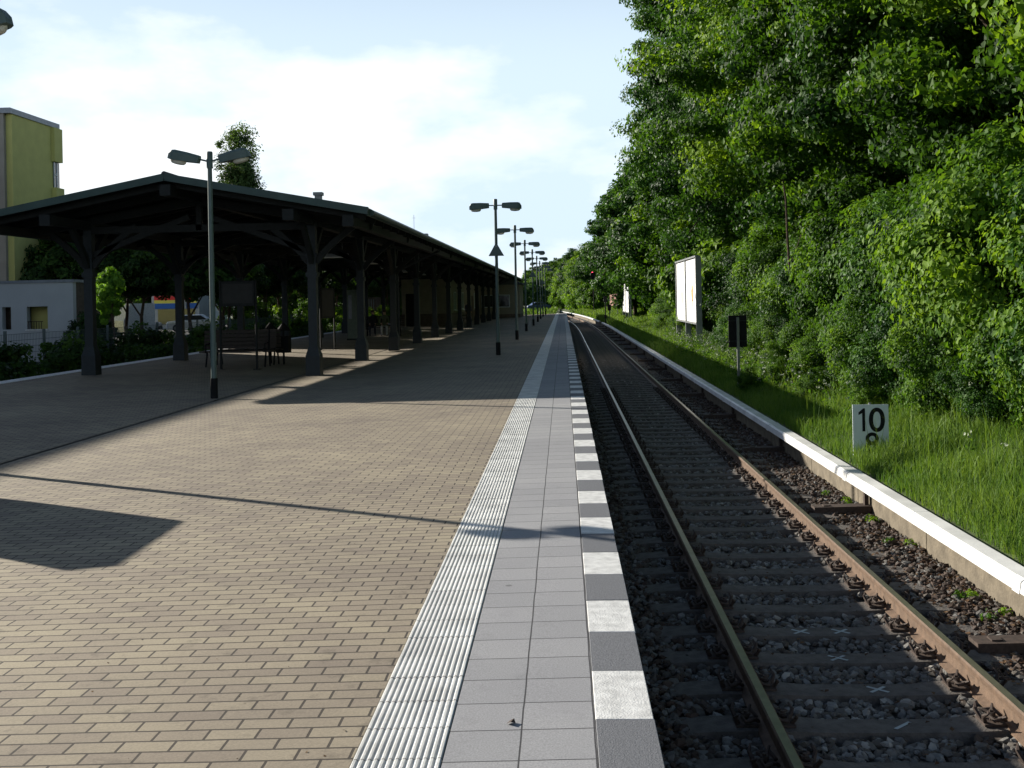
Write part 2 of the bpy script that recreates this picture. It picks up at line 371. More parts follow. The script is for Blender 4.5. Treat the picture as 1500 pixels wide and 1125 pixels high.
while True:
    y0 = 4.415 + 0.578 * k
    if y0 > PLAT_END: break
    dz = random.uniform(-0.0015, 0.0015)
    j = random.uniform(-0.002, 0.002)
    z1 = zp(0.2)
    e.box(0.0965, EDGE + j, y0 + 0.002, y0 + 0.576, z1 - 0.10, z1 + dz, 0 if k % 2 == 0 else 1, bev=0.003)
    k += 1
structure(e.build('platform_edge_stones', [MT['blk_w'], MT['blk_d']]))
w = MB(); w.box(LEFT, LEFT + 0.45, -8, PLAT_END, -0.25, zp(LEFT + .2) + 0.004)
structure(w.build('far_platform_edge', MT['blk_w']))
b_ = MB()
n = len(ys)
vs = []
for y in ys: vs += [(EDGE - 0.05 + cv(y) * (1 if y < PLAT_END else 1), y, ZB - 0.03), (3.8 + cv(y), y, ZB - 0.03)]
b_.add(vs, [(2 * i, 2 * i + 1, 2 * i + 3, 2 * i + 2) for i in range(n - 1)])
structure(b_.build('track_bed', MT['bed']))
# right embankment
E_ = MB(); cols_ = [3.78, 4.2, 4.7, 5.3, 6, 7, 8, 10, 13, 18, 26]
ys2 = [-6 + 3 * i for i in range(29)] + list(range(84, 340, 6))
for y in ys2:
    for x in cols_: E_.add([(x + cv(y), y, bank(x, y))], [])
nc = len(cols_)
E_.f = []; E_.m = []
for i in range(len(ys2) - 1):
    for j in range(nc - 1):
        a = i * nc + j; E_.f.append((a, a + 1, a + 1 + nc, a + nc)); E_.m.append(0)
structure(E_.build('embankment', MT['earth_green'], smooth=True))
s_ = MB(); s_.box(-200, -16.6, -20, 260, -1.4, -0.55, 0); structure(s_.build('street_ground', MT['asphalt']))
s_ = MB(); s_.box(-16.55, LEFT - 0.02, -20, 230, -1.44, -1.05, 0); structure(s_.build('old_track_bed', MT['dirt']))
s_ = MB(); s_.box(-60, -0.6, PLAT_END + 0.02, 330, -1.44, -0.42, 0); structure(s_.build('meadow', MT['earth_green']))

# ---------------------------------------------------------------- ballast stones
def ico():
    ph = (1 + 5 ** .5) / 2
    v = np.array([(-1, ph, 0), (1, ph, 0), (-1, -ph, 0), (1, -ph, 0), (0, -1, ph), (0, 1, ph), (0, -1, -ph), (0, 1, -ph), (ph, 0, -1), (ph, 0, 1), (-ph, 0, -1), (-ph, 0, 1)], float)
    v /= np.linalg.norm(v[0])
    f = np.array([(0, 11, 5), (0, 5, 1), (0, 1, 7), (0, 7, 10), (0, 10, 11), (1, 5, 9), (5, 11, 4), (11, 10, 2), (10, 7, 6), (7, 1, 8), (3, 9, 4), (3, 4, 2), (3, 2, 6), (3, 6, 8), (3, 8, 9), (4, 9, 5), (2, 4, 11), (6, 2, 10), (8, 6, 7), (9, 8, 1)])
    return v, f
IV, IF = ico()
def randrot(n):
    q = rng.normal(size=(n, 4)); q /= np.linalg.norm(q, axis=1)[:, None]
    w, x, y, z = q.T
    return np.stack([1 - 2 * (y * y + z * z), 2 * (x * y - z * w), 2 * (x * z + y * w), 2 * (x * y + z * w), 1 - 2 * (x * x + z * z), 2 * (y * z - x * w), 2 * (x * z - y * w), 2 * (y * z + x * w), 1 - 2 * (x * x + y * y)], 1).reshape(n, 3, 3)
SP = 0.65; SLEEP0 = 3.05
def stones(n, xr, yr, smin, smax, power=1.0):
    u = rng.random(n) ** power
    Y = yr[0] + (yr[1] - yr[0]) * u; X = rng.uniform(xr[0], xr[1], n)
    s = rng.uniform(smin, smax, n)
    ph = ((Y - SLEEP0) / SP) % 1.0; onsl = ((ph < 0.2) | (ph > 0.8)) & (X > 0.72) & (X < 3.24)
    keep = ~(onsl & (rng.random(n) < 0.985)); X = X[keep]; Y = Y[keep]; s = s[keep]; n = len(X)
    Z = ZB + 0.010 + rng.uniform(-0.012, 0.022, n) 
    Z += np.where(np.abs(X - 1.98) < 0.6, -0.024, -0.008)
    Z += np.where((X > 2.95), 0.02, 0) + np.where(X < 0.8, 0.02, 0)
    V = IV[None] * (1 + rng.uniform(-0.3, 0.3, (n, 12, 1)))
    V = V * rng.uniform(0.6, 1.25, (n, 1, 3)) * s[:, None, None]
    V = np.einsum('nij,nkj->nki', randrot(n), V)
    V[:, :, 2] *= 0.8
    V += np.stack([X, Y, Z], 1)[:, None]
    F = IF[None] + (np.arange(n) * 12)[:, None, None]
    c = rng.random(n) ** 0.9
    bn = (X > 3.0) & (rng.random(n) < 0.45); c = np.where(bn, c * 0.4, c)
    c = np.where((X > 0.9) & (X < 2.9), 0.35 + 0.65 * c, c * 0.85)
    return V.reshape(-1, 3), F.reshape(-1, 3), np.repeat(c, 20)
Va, Fa, Ca = stones(34000, (0.32, 3.72), (3.5, 22), 0.020, 0.042, 1.5)
Vb, Fb, Cb = stones(11000, (0.32, 3.72), (20, 48), 0.024, 0.040, 1.2)
bo = np_mesh('ballast', np.vstack([Va, Vb]), np.vstack([Fa, Fb + len(Va)]), MT['stone'], attrs={'rnd': np.concatenate([Ca, Cb])})
tag(bo, 'grey and brown crushed stone ballast lying between the sleepers', 'gravel', kind='stuff')

# ---------------------------------------------------------------- rails and sleepers
def rail(xc, name, label):
    prof = [(-0.0625, 0), (0.0625, 0), (0.0625, 0.011), (0.012, 0.035), (0.009, 0.10), (0.013, 0.128), (0.034, 0.137), (0.0355, 0.160), (0.026, 0.172), (-0.026, 0.172), (-0.0355, 0.160), (-0.034, 0.137), (-0.013, 0.128), (-0.009, 0.10), (-0.012, 0.035), (-0.0625, 0.011)]
    yy = [-2, 10, 30, 50, 78] + list(range(82, 320, 4)); n = len(prof)
    top = MB(); body = MB()
    vs = [(xc + cv(y) + a, y, ZR - 0.172 + b) for y in yy for a, b in prof]
    for i in range(len(yy) - 1):
        for j in range(n):
            f = (i * n + j, i * n + (j + 1) % n, (i + 1) * n + (j + 1) % n, (i + 1) * n + j)
            (top if j in (8,) else body).f.append(f)
    for q in (top, body): q.v = vs; q.m = [0] * len(q.f)
    r = body.build(name, MT['rust']); tag(r, label, 'rail')
    top.build('running_surface', MT['railtop'], r)
rail(1.215, 'rail', 'rusty steel rail nearest the platform, lying in its shadow')
rail(2.74, 'rail', 'rusty brown steel rail on the side of the white conductor cover')
slp = MB()   # sleeper with lowered centre, local origin at its centre
nseg = 14; sec = []
for i in range(nseg + 1):
    x = -1.3 + 2.6 * i / nseg; a = abs(x)
    z = -0.022 if a < 0.35 else (-0.022 + (a - 0.35) / 0.3 * 0.022 if a < 0.65 else (0.0 if a < 1.0 else -(a - 1.0) * 0.05))
    wd = 0.11 if a < 0.5 else 0.13
    sec.append([(x, -wd - 0.02, -0.2), (x, -wd, z), (x, wd, z), (x, wd + 0.02, -0.2)])
vs = [q for s in sec for q in s]
fs = [(4 * i + j, 4 * i + j + 1, 4 * i + j + 5, 4 * i + j + 4) for i in range(nseg) for j in range(3)] + [(0, 1, 2, 3), tuple(4 * nseg + j for j in (3, 2, 1, 0))]
slp.add(vs, fs)
def fastener(name='rail_fastener'):
    f = MB()
    f.box(-0.07, 0.07, -0.08, 0.08, -0.004, 0.010, bev=0.003)
    f.tube([(0, 0, 0), (0, 0, 0.075)], 0.013, 6); f.tube([(0, 0, 0.038), (0, 0, 0.062)], 0.026, 6)
    for s in (-1, 1):
        f.tube([(0.0, 0.02 * s, 0.045), (0.03, 0.05 * s, 0.055), (0.015, 0.095 * s, 0.04), (-0.045, 0.085 * s, 0.05), (-0.075, 0.035 * s, 0.02)], 0.012, 6)
        f.tube([(0.05, 0.03 * s, 0.0), (0.075, 0.07 * s, 0.06), (0.06, 0.11 * s, 0.085)], [0.016, 0.013, 0.006], 5)
        f.tube([(-0.02, 0.05 * s, 0.03), (-0.05, 0.115 * s, 0.07)], [0.018, 0.007], 5)
    return f
sl0 = slp.build('sleeper', MT['sleeper'], loc=(1.98, SLEEP0, -1.008))
SL_LABEL = 'dark weathered concrete sleeper lying across the ballast under both rails'
tag(sl0, SL_LABEL, 'sleeper', 'sleepers of the railway track')
sl_plain = sl0.data
fm = fastener().build('rail_fastener', MT['iron'], sl0)
fmesh = fm.data; bpy.data.objects.remove(fm)
def add_fasteners(s):
    for rx in (1.215 - 1.9775, 2.74 - 1.9775):
        for sd in (-1, 1):
            f = bpy.data.objects.new('rail_fastener', fmesh); COL.objects.link(f); f.parent = s
            f.location = (rx + sd * 0.115, 0, 0.004); f.rotation_euler = (0, 0, 0 if sd > 0 else math.pi)
marks = {8: (1,), 9: (0,), 7: (2,), 6: (3,)}
crosses = []
i = 0; sleepers = []
while True:
    y = SLEEP0 + i * SP
    if y > 122: break
    s = sl0 if i == 0 else sl0.copy()
    if i: COL.objects.link(s)
    s.location = (1.98 + cv(y) + random.uniform(-.01, .01), y + random.uniform(-0.012, 0.012), -1.008)
    s.rotation_euler = (0, 0, random.uniform(-.004, .004))
    if y < 32: add_fasteners(s)
    sleepers.append(s); i += 1
def cross_mark(si, x, half=False):
    s = sleepers[si]
    m = MB()
    for a in ((45,) if half else (45, -45)):
        c, q = math.cos(R(a)), math.sin(R(a)); l, w_ = 0.085, 0.013
        pts = [(-l, -w_), (l, -w_), (l, w_), (-l, w_)]
        m.add([(x + u * c - v * q, (u * q + v * c) * .9, -0.0185 + (0.0008 if a < 0 else 0)) for u, v in pts], [(0, 1, 2, 3)])
    m.build('paint_mark', MT['whitemark'], s)
MT['whitemark'] = pm('chalk', (0.42, 0.46, 0.46), 0.9)
for si, x, h in ((9, 0.2, False), (9, -0.12, False), (8, 0.02, False), (7, 0.12, False), (6, 0.10, True)): cross_mark(si, x, h)
for si in (6, 7, 8, 9): sleepers[si]['label'] = 'dark sleeper marked with chalky white crosses between the rails in the foreground'

# ---------------------------------------------------------------- conductor rail
cr = empty('conductor_rail', (3.66, 0, ZB)); tag(cr, 'long white boxed conductor rail cover on brackets along the foot of the grassy bank', 'conductor rail')
def cover(y0, y1):
    prof = [(-0.115, 0.36), (-0.10, 0.445), (-0.07, 0.468), (0.075, 0.472), (0.10, 0.45), (0.105, 0.36), (0.09, 0.36), (-0.10, 0.352)]
    m = MB(); yy = [y0, y1]; n = len(prof)
    vs = [(a + cv(y), y, b) for y in yy for a, b in prof]
    m.add(vs, [(j, (j + 1) % n, n + (j + 1) % n, n + j) for j in range(n)] + [tuple(range(n - 1, -1, -1)), tuple(range(n, 2 * n))])
    return m
y = 0.9; SEG = 2.65; q = 0; pr = []
bandm = MB()
ybreaks = []
while y < 310:
    L_ = SEG if y < 60 else 5.3
    if not (94.5 < y < 99.5):
        cover(y + 0.006, y + L_ - 0.006).build('cover_segment', MT['white_cover'], cr)
        if q % 2 == 0 and y < 60:
            m = MB()
            for k_ in (0,):
                prof = [(-0.121, 0.352), (-0.106, 0.449), (-0.072, 0.474), (0.078, 0.478), (0.106, 0.452), (0.111, 0.352)]
                n = len(prof); y0, y1 = y + L_ - 0.07, y + L_ + 0.07
                m.add([(a, yy, b) for yy in (y0, y1) for a, b in prof], [(j, j + 1, n + j + 1, n + j) for j in range(n - 1)] + [tuple(range(n - 1, -1, -1)), tuple(range(n, 2 * n))])
            m.build('joint_sleeve', MT['white_cover'], cr)
    y += L_; q += 1
m = MB()   # the live rail under the cover
yy = [0, 40, 78] + list(range(84, 310, 6))
for a, b_2 in zip(yy[:-1], yy[1:]): m.bar((0.0 + cv(a), a, 0.395), (0.0 + cv(b_2), b_2, 0.395), 0.06, 0.08)
m.build('live_rail', MT['rust'], cr)
BRK = [8.4 + 5.3 * k for k in range(-1, 18)]
for k, yb in enumerate(BRK):
    m = MB(); m.bar((-0.62 + cv(yb), yb, 0.075), (0.07 + cv(yb), yb, 0.085), 0.2, 0.08)
    m.bar((0.03 + cv(yb), yb, 0.1), (0.03 + cv(yb), yb, 0.35), 0.05, 0.07); m.box(-0.5, -0.42, yb - 0.05, yb + 0.05, 0.11, 0.13)
    m.build('bracket', MT['iron'], cr)
kb = empty('concrete_edging', (3.74, 0, ZB)); tag(kb, 'stained beige concrete plank edging under the white conductor cover holding back the grass', 'retaining wall')
y = 1.0
while y < 150:
    L_ = 2.65 if y < 60 else 10.6
    m = MB(); x0, x1 = cv(y), cv(y + L_)
    m.add([(x0, y + .01, -.1), (x0 + .06, y + .01, -.1), (x0 + .06, y + .01, .34), (x0, y + .01, .34), (x1, y + L_ - .01, -.1), (x1 + .06, y + L_ - .01, -.1), (x1 + .06, y + L_ - .01, .34), (x1, y + L_ - .01, .34)],
          [(3, 2, 1, 0), (4, 5, 6, 7), (0, 1, 5, 4), (1, 2, 6, 5), (2, 3, 7, 6), (3, 0, 4, 7)])
    m.build('plank', MT['concrete'], kb); y += L_

# ---------------------------------------------------------------- platform lamps
def make_lamp(tilt, tri, name='platform_lamp'):
    root = empty(name)
    m = MB(); m.tube([(0, 0, 0.3), (0, 0, 2.2), (0, 0, 4.2), (0, 0, 4.78)], [0.057, 0.052, 0.046, 0.044], 14); m.build('pole', MT['pole'], root, smooth=True)
    m = MB(); m.tube([(0, 0, -0.05), (0, 0, 0.40)], [0.072, 0.072], 16); m.build('base_sleeve', MT['black'], root, smooth=True)
    m = MB(); m.tube([(0, 0, 4.55), (0, 0, 4.86), (0, 0, 4.88)], [0.062, 0.062, 0.05], 14); m.build('pole_cap', MT['pole'], root, smooth=True)
    m = MB(); m.box(0.045, 0.058, -0.035, 0.035, 0.75, 1.1); m.build('hatch', MT['pole'], root)
    for s in (-1, 1):
        T = Matrix.Translation((0, 0, 4.68)) @ Matrix.Rotation(-s * tilt, 4, 'Y')
        def tf(mb):
            mb.v = [tuple(T @ Vector((s * a, b, c))) for a, b, c in mb.v]; return mb
        m = MB(); m.tube([(0.0, 0, 0.0), (0.26, 0, 0.0)], 0.018, 8); tf(m).build('arm', MT['pole'], root, smooth=True)
        m = MB()  # tapered head: (x, halfwidth, ztop, zbottom)
        st = [(0.20, 0.060, 0.060, -0.070), (0.215, 0.075, 0.072, -0.080), (0.46, 0.120, 0.082, -0.105), (0.70, 0.130, 0.080, -0.125), (0.765, 0.115, 0.062, -0.125), (0.815, 0.085, -0.055, -0.118)]
        vs = []
        for x, hw, zt, zb_ in st: vs += [(x, -hw, zb_), (x, -hw, zt * 0.4), (x, -hw * 0.75, zt), (x, hw * 0.75, zt), (x, hw, zt * 0.4), (x, hw, zb_)]
        fs = [(0, 1, 2, 3, 4, 5), tuple(range(35, 29, -1))]
        for i_ in range(5):
            for j in range(6): fs.append((6 * i_ + j, 6 * i_ + (j + 1) % 6, 6 * i_ + 6 + (j + 1) % 6, 6 * i_ + 6 + j))
        m.add(vs, fs); h = tf(m).build('lamp_head', MT['pole'], root)
        m = MB(); vs = []; fs = []
        n = 10; rings = [(1.0, -0.110), (0.95, -0.155), (0.74, -0.182), (0.3, -0.192)]
        for rr_, z in rings:
            for k_ in range(n):
                a = 2 * math.pi * k_ / n; vs.append((0.615 + 0.165 * rr_ * math.cos(a), 0.092 * rr_ * math.sin(a), z))
        for i_ in range(3):
            for k_ in range(n): fs.append((i_ * n + k_, i_ * n + (k_ + 1) % n, i_ * n + n + (k_ + 1) % n, i_ * n + n + k_))
        fs.append(tuple(range(3 * n, 4 * n))); fs.append(tuple(range(n - 1, -1, -1)))
        m.add(vs, fs); tf(m).build('glass_bowl', MT['bowl'], h, smooth=True)
    if tri:
        for s in (-1, 1):
            m = MB(); m.prism([(-0.24, 3.10), (0.24, 3.10), (0.03, 3.47), (-0.03, 3.47)], s * 0.065 - 0.008, s * 0.065 + 0.008)
            m.build('triangular_sign', MT['pole'], root)
        m = MB(); m.box(-0.03, 0.03, -0.075, 0.075, 3.38, 3.42); m.build('clamp', MT['steel'], root)
    return root
LG = 'twin-headed platform lamps'
def put(o, x, y, label, rz=0.0, lean=0.0):
    o.location = (x, y, zp(x)); o.rotation_euler = (0, lean, rz); tag(o, label, 'street lamp', LG); return o
l0 = put(make_lamp(R(14), False), -6.93, 21.3, 'tall grey-green twin lamp with upturned heads in front of the canopy gable')
l1 = put(make_lamp(R(14), False), -7.2, 12.46, 'twin lamp at the left picture edge of which only one head shows')
l1.scale = (1, 1, 1.085)
m = MB(); m.tube([(-.2, 0, 3.12), (.2, 0, 3.12)], .02, 6); m.build('caster_arm', MT['pole'], l1)  # arm and twin bodies, unseen, added to throw two shadow blobs on the paving
for s_x in (-1, 1):
    m = MB(); m.tube([(s_x * .13, 0, 3.12), (s_x * .2, 0, 3.12), (s_x * .42, 0, 3.11), (s_x * .46, 0, 3.1)], [.05, .10, .12, .08], 10); m.build('shadow_caster', MT['pole'], l1)
l2 = put(make_lamp(0, True), -2.06, 34.1, 'nearest lamp of the straight row along the tactile strip, triangle sign on its pole')
plain = make_lamp(0, False)
row = [(46.5, -2.0, 'second'), (58.4, -2.0, 'third'), (69.7, -1.92, 'fourth'), (80.6, -1.9, 'fifth'), (91.7, -1.92, 'sixth'), (103.0, -1.93, 'seventh'), (113.5, -1.85, 'eighth')]
for k, (y, x, w_) in enumerate(row):
    if k in (2, 5): o = copy_tree(l2)
    else: o = plain if k == 0 else copy_tree(plain)
    put(o, x, y, f'{w_} lamp from the front in the straight row' + (', with a triangle sign' if k in (2, 5) else ' along the tactile strip'), rz=R([0, 1, -2, 2, 0, -3, 2][k]))

# ---------------------------------------------------------------- canopy
XC = -9.24; HW = 4.74; Y0 = 25.1; Y1 = 121.0; ZE = 3.80; ZRG = 4.70
sl_ = (ZRG - ZE) / HW
def zroof(x): return ZRG - sl_ * abs(x - XC)
cano = empty('platform_canopy', (XC, Y0, 0)); tag(cano, 'long dark timber station canopy on two rows of braced posts with a shallow gable roof', 'canopy')
def cbuild(mb, name, mat, parent=cano, **k):
    mb.v = [(a - XC, b - Y0, c) for a, b, c in mb.v]
    return mb.build(name, mat, parent, **k)
m = MB()
for s in (-1, 1):
    xe = XC + s * HW
    m.add([(XC, Y0, ZRG + .02), (xe, Y0, ZE + .02), (xe, Y1, ZE + .02), (XC, Y1, ZRG + .02)], [(0, 1, 2, 3)], 0)
    m.add([(XC, Y0, ZRG - .05), (xe, Y0, ZE - .05), (xe, Y1, ZE - .05), (XC, Y1, ZRG - .05)], [(0, 1, 2, 3)], 1)
    m.add([(xe, Y0, ZE + .02), (xe, Y1, ZE + .02), (xe, Y1, ZE - .05), (xe, Y0, ZE - .05)], [(0, 1, 2, 3)], 1)
m.v = [(a, b, c) for a, b, c in m.v]
me_ = m
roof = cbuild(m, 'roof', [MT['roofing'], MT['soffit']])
m = MB(); 
for s in (-1, 1):
    xe = XC + s * (HW + 0.03)
    m.bar((XC, Y0 - .03, ZRG + .0), (xe, Y0 - .03, ZE - 0.0), 0.045, 0.17, up=(0, 0, 1))
    m.bar((XC, Y0 + .25, ZRG + .055), (xe, Y0 + .25, ZE + .055), 0.55, 0.03)
cbuild(m, 'gable_fascia', MT['fascia'], roof)
m = MB(); m.tube([(XC, Y0 - .04, ZRG + .07), (XC, Y1, ZRG + .05)], .07, 8); cbuild(m, 'ridge_cap', MT['roofing'], roof)
for s in (-1, 1):
    xe = XC + s * (HW + 0.05)
    m = MB(); m.tube([(xe, Y0 + .3, ZE - .02), (xe, Y1, ZE - .02)], 0.075, 8); m.bar((xe - s * .04, Y0, ZE - 0.03), (xe - s * .04, Y1, ZE - .03), .03, .16)
    cbuild(m, 'gutter', MT['fascia'], roof, smooth=True)
m = MB()
k = 0
yr = Y0 + 0.4
while yr < Y1:
    for s in (-1, 1): m.bar((XC, yr, ZRG - .13), (XC + s * (HW - .1), yr, ZE - .13 + .02), .09, .14)
    yr += 1.3
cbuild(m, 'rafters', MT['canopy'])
for xx in (XC, -6.35, -12.13, -4.95, -13.53):
    m = MB(); zz = zroof(xx) - (0.36 if xx in (-6.35, -12.13) else 0.27); m.box(xx - .1, xx + .1, Y0 + .05, Y1, zz - .12, zz + .09)
    # end knob of the beam showing at the gable
    m.box(xx - .13, xx + .13, Y0 + .0, Y0 + .34, zz - .16, zz + .1)
    cbuild(m, 'purlin', MT['canopy'])
CY = [27.5 + 6.55 * k for k in range(15)]
def post_mb():
    m = MB(); m.box(-.13, .13, -.13, .13, 0.62, 3.9, bev=.0); return m
postmesh = None
for y in CY:
    for xx, side in ((-6.35, 1), (-12.13, -1)):
        zb = zp(xx)
        pst = MB(); pst.box(-.11, .11, -.11, .11, .6 + 0.02, 3.85 - zb)
        pst.box(-.14, .14, -.14, .14, 3.0, 3.1)
        pst.box(-.145, .145, -.145, .145, 2.50, 2.62)
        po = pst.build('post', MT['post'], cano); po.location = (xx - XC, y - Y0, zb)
        m = MB()
        vs = []
        for z, r_ in ((-.03, .185), (.5, .18), (.62, .145), (.72, .125)): vs += [(-r_, -r_, z), (r_, -r_, z), (r_, r_, z), (-r_, r_, z)]
        m.add(vs, [(4 * i + j, 4 * i + (j + 1) % 4, 4 * i + 4 + (j + 1) % 4, 4 * i + 4 + j) for i in range(3) for j in range(4)] + [(12, 13, 14, 15)])
        m.build('plinth', MT['post'], po)
        for dx, dy, l, zt in ((1, 0, 1.25, 3.75), (-1, 0, 1.15, 3.72), (0, 1, 1.0, 3.66), (0, -1, 1.0, 3.66)):
            m = MB(); pts = []
            for i in range(6):
                t = i / 5; a = .1 + (l - .1) * (t ** 1.15); z = 2.72 - zb + (zt - 2.72) * (t ** 0.92)
                pts.append((dx * a, dy * a, z))
            for a, b in zip(pts[:-1], pts[1:]): m.bar(a, b, .12, .15, up=(0, 0, 1))
            m.build('brace', MT['canopy'], po)
    m = MB(); m.box(-13.6, -4.85, y - .09, y + .09, 3.42 + .2, 3.80 - .0)
    m2 = MB(); m2.bar((-13.7, y, zroof(-13.7) - .24), (XC, y, ZRG - .34), .16, .2); m2.bar((XC, y, ZRG - .34), (-4.78, y, zroof(-4.78) - .24), .16, .2)
    m2.bar((-12.13, y, 3.66), (-6.35, y, 3.66), .14, .18); m2.bar((XC, y, 3.6), (XC, y, 4.4), .14, .14)
    m2.bar((-6.4, y, 3.0), (-9.0, y, 3.95), .12, .14); m2.bar((-12.08, y, 3.0), (-9.5, y, 3.95), .12, .14)
    cbuild(m2, 'truss', MT['canopy'])
for y in (40.2, 59.0, 79.0, 98.0):
    m = MB(); m.tube([(-4.45, y, 3.74), (-4.55, y, 3.52), (-6.12, y + .5, 2.85), (-6.2, y + .55, 2.6), (-6.2, y + .6, 0.1)], .045, 8)
    cbuild(m, 'downpipe', MT['post'], smooth=True)
def chimney(x, y, w_, z0, z1, mat, label, name='chimney'):
    r_ = empty(name, (x, y, z0)); tag(r_, label, 'chimney')
    m = MB(); m.box(-w_ / 2, w_ / 2, -w_ / 2, w_ / 2, 0, z1 - z0 - .12); m.build('shaft', mat, r_)
    m = MB(); m.box(-w_ / 2 - .05, w_ / 2 + .05, -w_ / 2 - .05, w_ / 2 + .05, z1 - z0 - .12, z1 - z0); m.build('cap', MT['steel'], r_)
    return r_
chimney(XC + .1, 40.8, .24, 4.7, 5.85, MT['steel'], 'slim grey metal vent standing on the canopy ridge right of the poplar', 'roof_vent')
chimney(XC + .2, 71.0, .5, 4.6, 6.05, MT['cream'], 'short pale chimney with a dark cap far along the canopy ridge')
r_ = empty('antenna', (XC - .4, 71, 4.6)); tag(r_, 'thin rooftop antenna rod beside the pale chimney', 'antenna')
m = MB(); m.tube([(0, 0, 0), (0, 0, 2.7)], .012, 6); m.build('rod', MT['steel'], r_)
m = MB(); m.tube([(-.1, 0, 2.5), (.1, 0, 2.5)], .008, 6); m.build('crossbar', MT['steel'], r_)
r_ = empty('roof_spike', (-6.2, 36.5, 4.05)); tag(r_, 'small rusty vent pipe poking up behind the near edge of the canopy roof', 'vent')
m = MB(); m.tube([(0, 0, 0), (0, 0, .3)], .05, 8); m.build('pipe', MT['rust'], r_); m = MB(); m.tube([(0, 0, .3), (0, 0, .36)], [.08, .02], 8); m.build('cowl', MT['rust'], r_)
r_ = empty('floodlight_mast', (-13.5, 165, -.5)); tag(r_, 'thin distant mast with a crossbar rising behind the far canopy roof', 'mast')
m = MB(); m.tube([(0, 0, 0), (0, 0, 7.9)], .06, 6); m.build('mast', MT['steel'], r_); m = MB(); m.box(-.9, .9, -.1, .1, 7.8, 7.95); m.build('crossbar', MT['steel'], r_)
# hanging strip lights
hl = empty('hanging_light', (-7.6, 33, 3.5))
m = MB(); m.box(-.6, .6, -.07, .07, -.2, -.1, bev=.01); m.build('housing', MT['steel'], hl); m = MB(); m.box(-.55, .55, -.05, .05, -.24, -.205); m.build('tube_cover', MT['bowl'], hl)
m = MB(); m.tube([(-.4, 0, -.1), (-.4, 0, .9)], .008, 5); m.tube([(.4, 0, -.1), (.4, 0, .9)], .008, 5); m.build('rods', MT['steel'], hl)
for k in range(6):
    o = hl if k == 0 else copy_tree(hl); o.location = (-7.4, 34.5 + 6.55 * k, 3.35)
    tag(o, f"{['nearest', 'second', 'third', 'fourth', 'fifth', 'farthest'][k]} strip light hanging under the canopy beside the right row of posts", 'lamp', 'strip lights under the canopy')

# ---------------------------------------------------------------- station building under the canopy
def window(parent, x, y0, y1, z0, z1, frame=MT['sign'], glass=MT['glass'], face='X'):
    m = MB(); f = .06
    if face == 'X':
        for a, b, c, d_ in ((y0, y1, z1 - f, z1), (y0, y1, z0, z0 + f), (y0, y0 + f, z0 + f, z1 - f), (y1 - f, y1, z0 + f, z1 - f)): m.box(x, x + .05, a, b, c, d_)
        ym = (y0 + y1) / 2; m.box(x, x + .045, ym - .025, ym + .025, z0 + f, z1 - f)
        w1 = m.build('window', frame, parent)
        m = MB(); m.box(x, x + .02, y0 + f, y1 - f, z0 + f, z1 - f); m.build('pane', glass, w1)
        m = MB(); m.box(x, x + .12, y0 - .05, y1 + .05, z0 - .06, z0 - .003); m.build('sill', frame, w1)
    else:
        for a, b, c, d_ in ((y0, y1, z1 - f, z1), (y0, y1, z0, z0 + f), (y0, y0 + f, z0 + f, z1 - f), (y1 - f, y1, z0 + f, z1 - f)): m.box(a, b, x - .05, x, c, d_)
        w1 = m.build('window', frame, parent)
        m = MB(); m.box(y0 + f, y1 - f, x - .02, x, z0 + f, z1 - f); m.build('pane', glass, w1)
    return w1
sb = empty('station_building', (-7.85, 75, zp(-7.85))); tag(sb, 'cream and brown station building in the shade under the middle of the canopy', 'building')
m = MB(); m.box(-3.3, 0, 0, 27, .9, 3.3); m.build('wall', MT['cream'], sb)
m = MB(); m.box(-3.32, .03, -.02, 27.02, -.05, .897); m.build('base_wall', MT['brown'], sb)
m = MB(); m.box(-3.4, .1, -.1, 27.1, 3.303, 3.4); m.build('ceiling_band', MT['canopy'], sb)
for y0 in (3, 9, 14, 21): window(sb, .002, y0, y0 + 1.5, 1.1, 2.4)
for y0 in (6, 18):
    m = MB(); m.box(.032, .09, y0, y0 + 1.1, 0, 2.15); dd = m.build('door', MT['brown'], sb)
    m = MB(); m.tube([(.09, y0 + .15, 1.0), (.14, y0 + .15, 1.0), (.14, y0 + .27, 1.0)], .012, 6); m.build('handle', MT['steel'], dd)
m = MB(); m.box(-3.0, -2.1, -.08, -.022, 0, 2.3); dd = m.build('door', MT['black'], sb)
m = MB(); m.box(-3.08, -3.003, -.09, -.022, 0, 2.38); m.box(-2.097, -2.02, -.09, -.022, 0, 2.38); m.build('frame', MT['cream'], dd)
m = MB(); m.box(-1.8, -1.05, -.05, -.001, .95, 2.9); m.box(-.75, -.1, -.05, -.001, .95, 2.9); m.build('pale_panel', MT['cream'], sb)
m = MB(); m.tube([(.08, -.08, 0), (.08, -.08, 3.2)], .04, 8); m.build('downpipe', MT['blk_w'], sb)
s2 = empty('service_building', (-4.6, 104, zp(-4.6))); tag(s2, 'pale end building with dark windows beyond the far end of the canopy', 'building')
m = MB(); m.box(-5.6, .45, 0, 9, .35, 3.15); m.build('wall', MT['cream'], s2); m = MB(); m.box(-5.62, .47, -.02, 9.02, -.05, .347); m.build('base_wall', MT['brown'], s2)
m = MB(); m.prism([(-5.9, 3.15), (.75, 3.15), (.75, 3.3), (-2.6, 4.2), (-5.9, 3.3)], -.3, 9.3); m.build('roof', MT['roofing'], s2)
for x0 in (-4.8, -3.2, -1.6): window(s2, 0, x0, x0 + 1.1, 1.0, 2.2, face='Y')
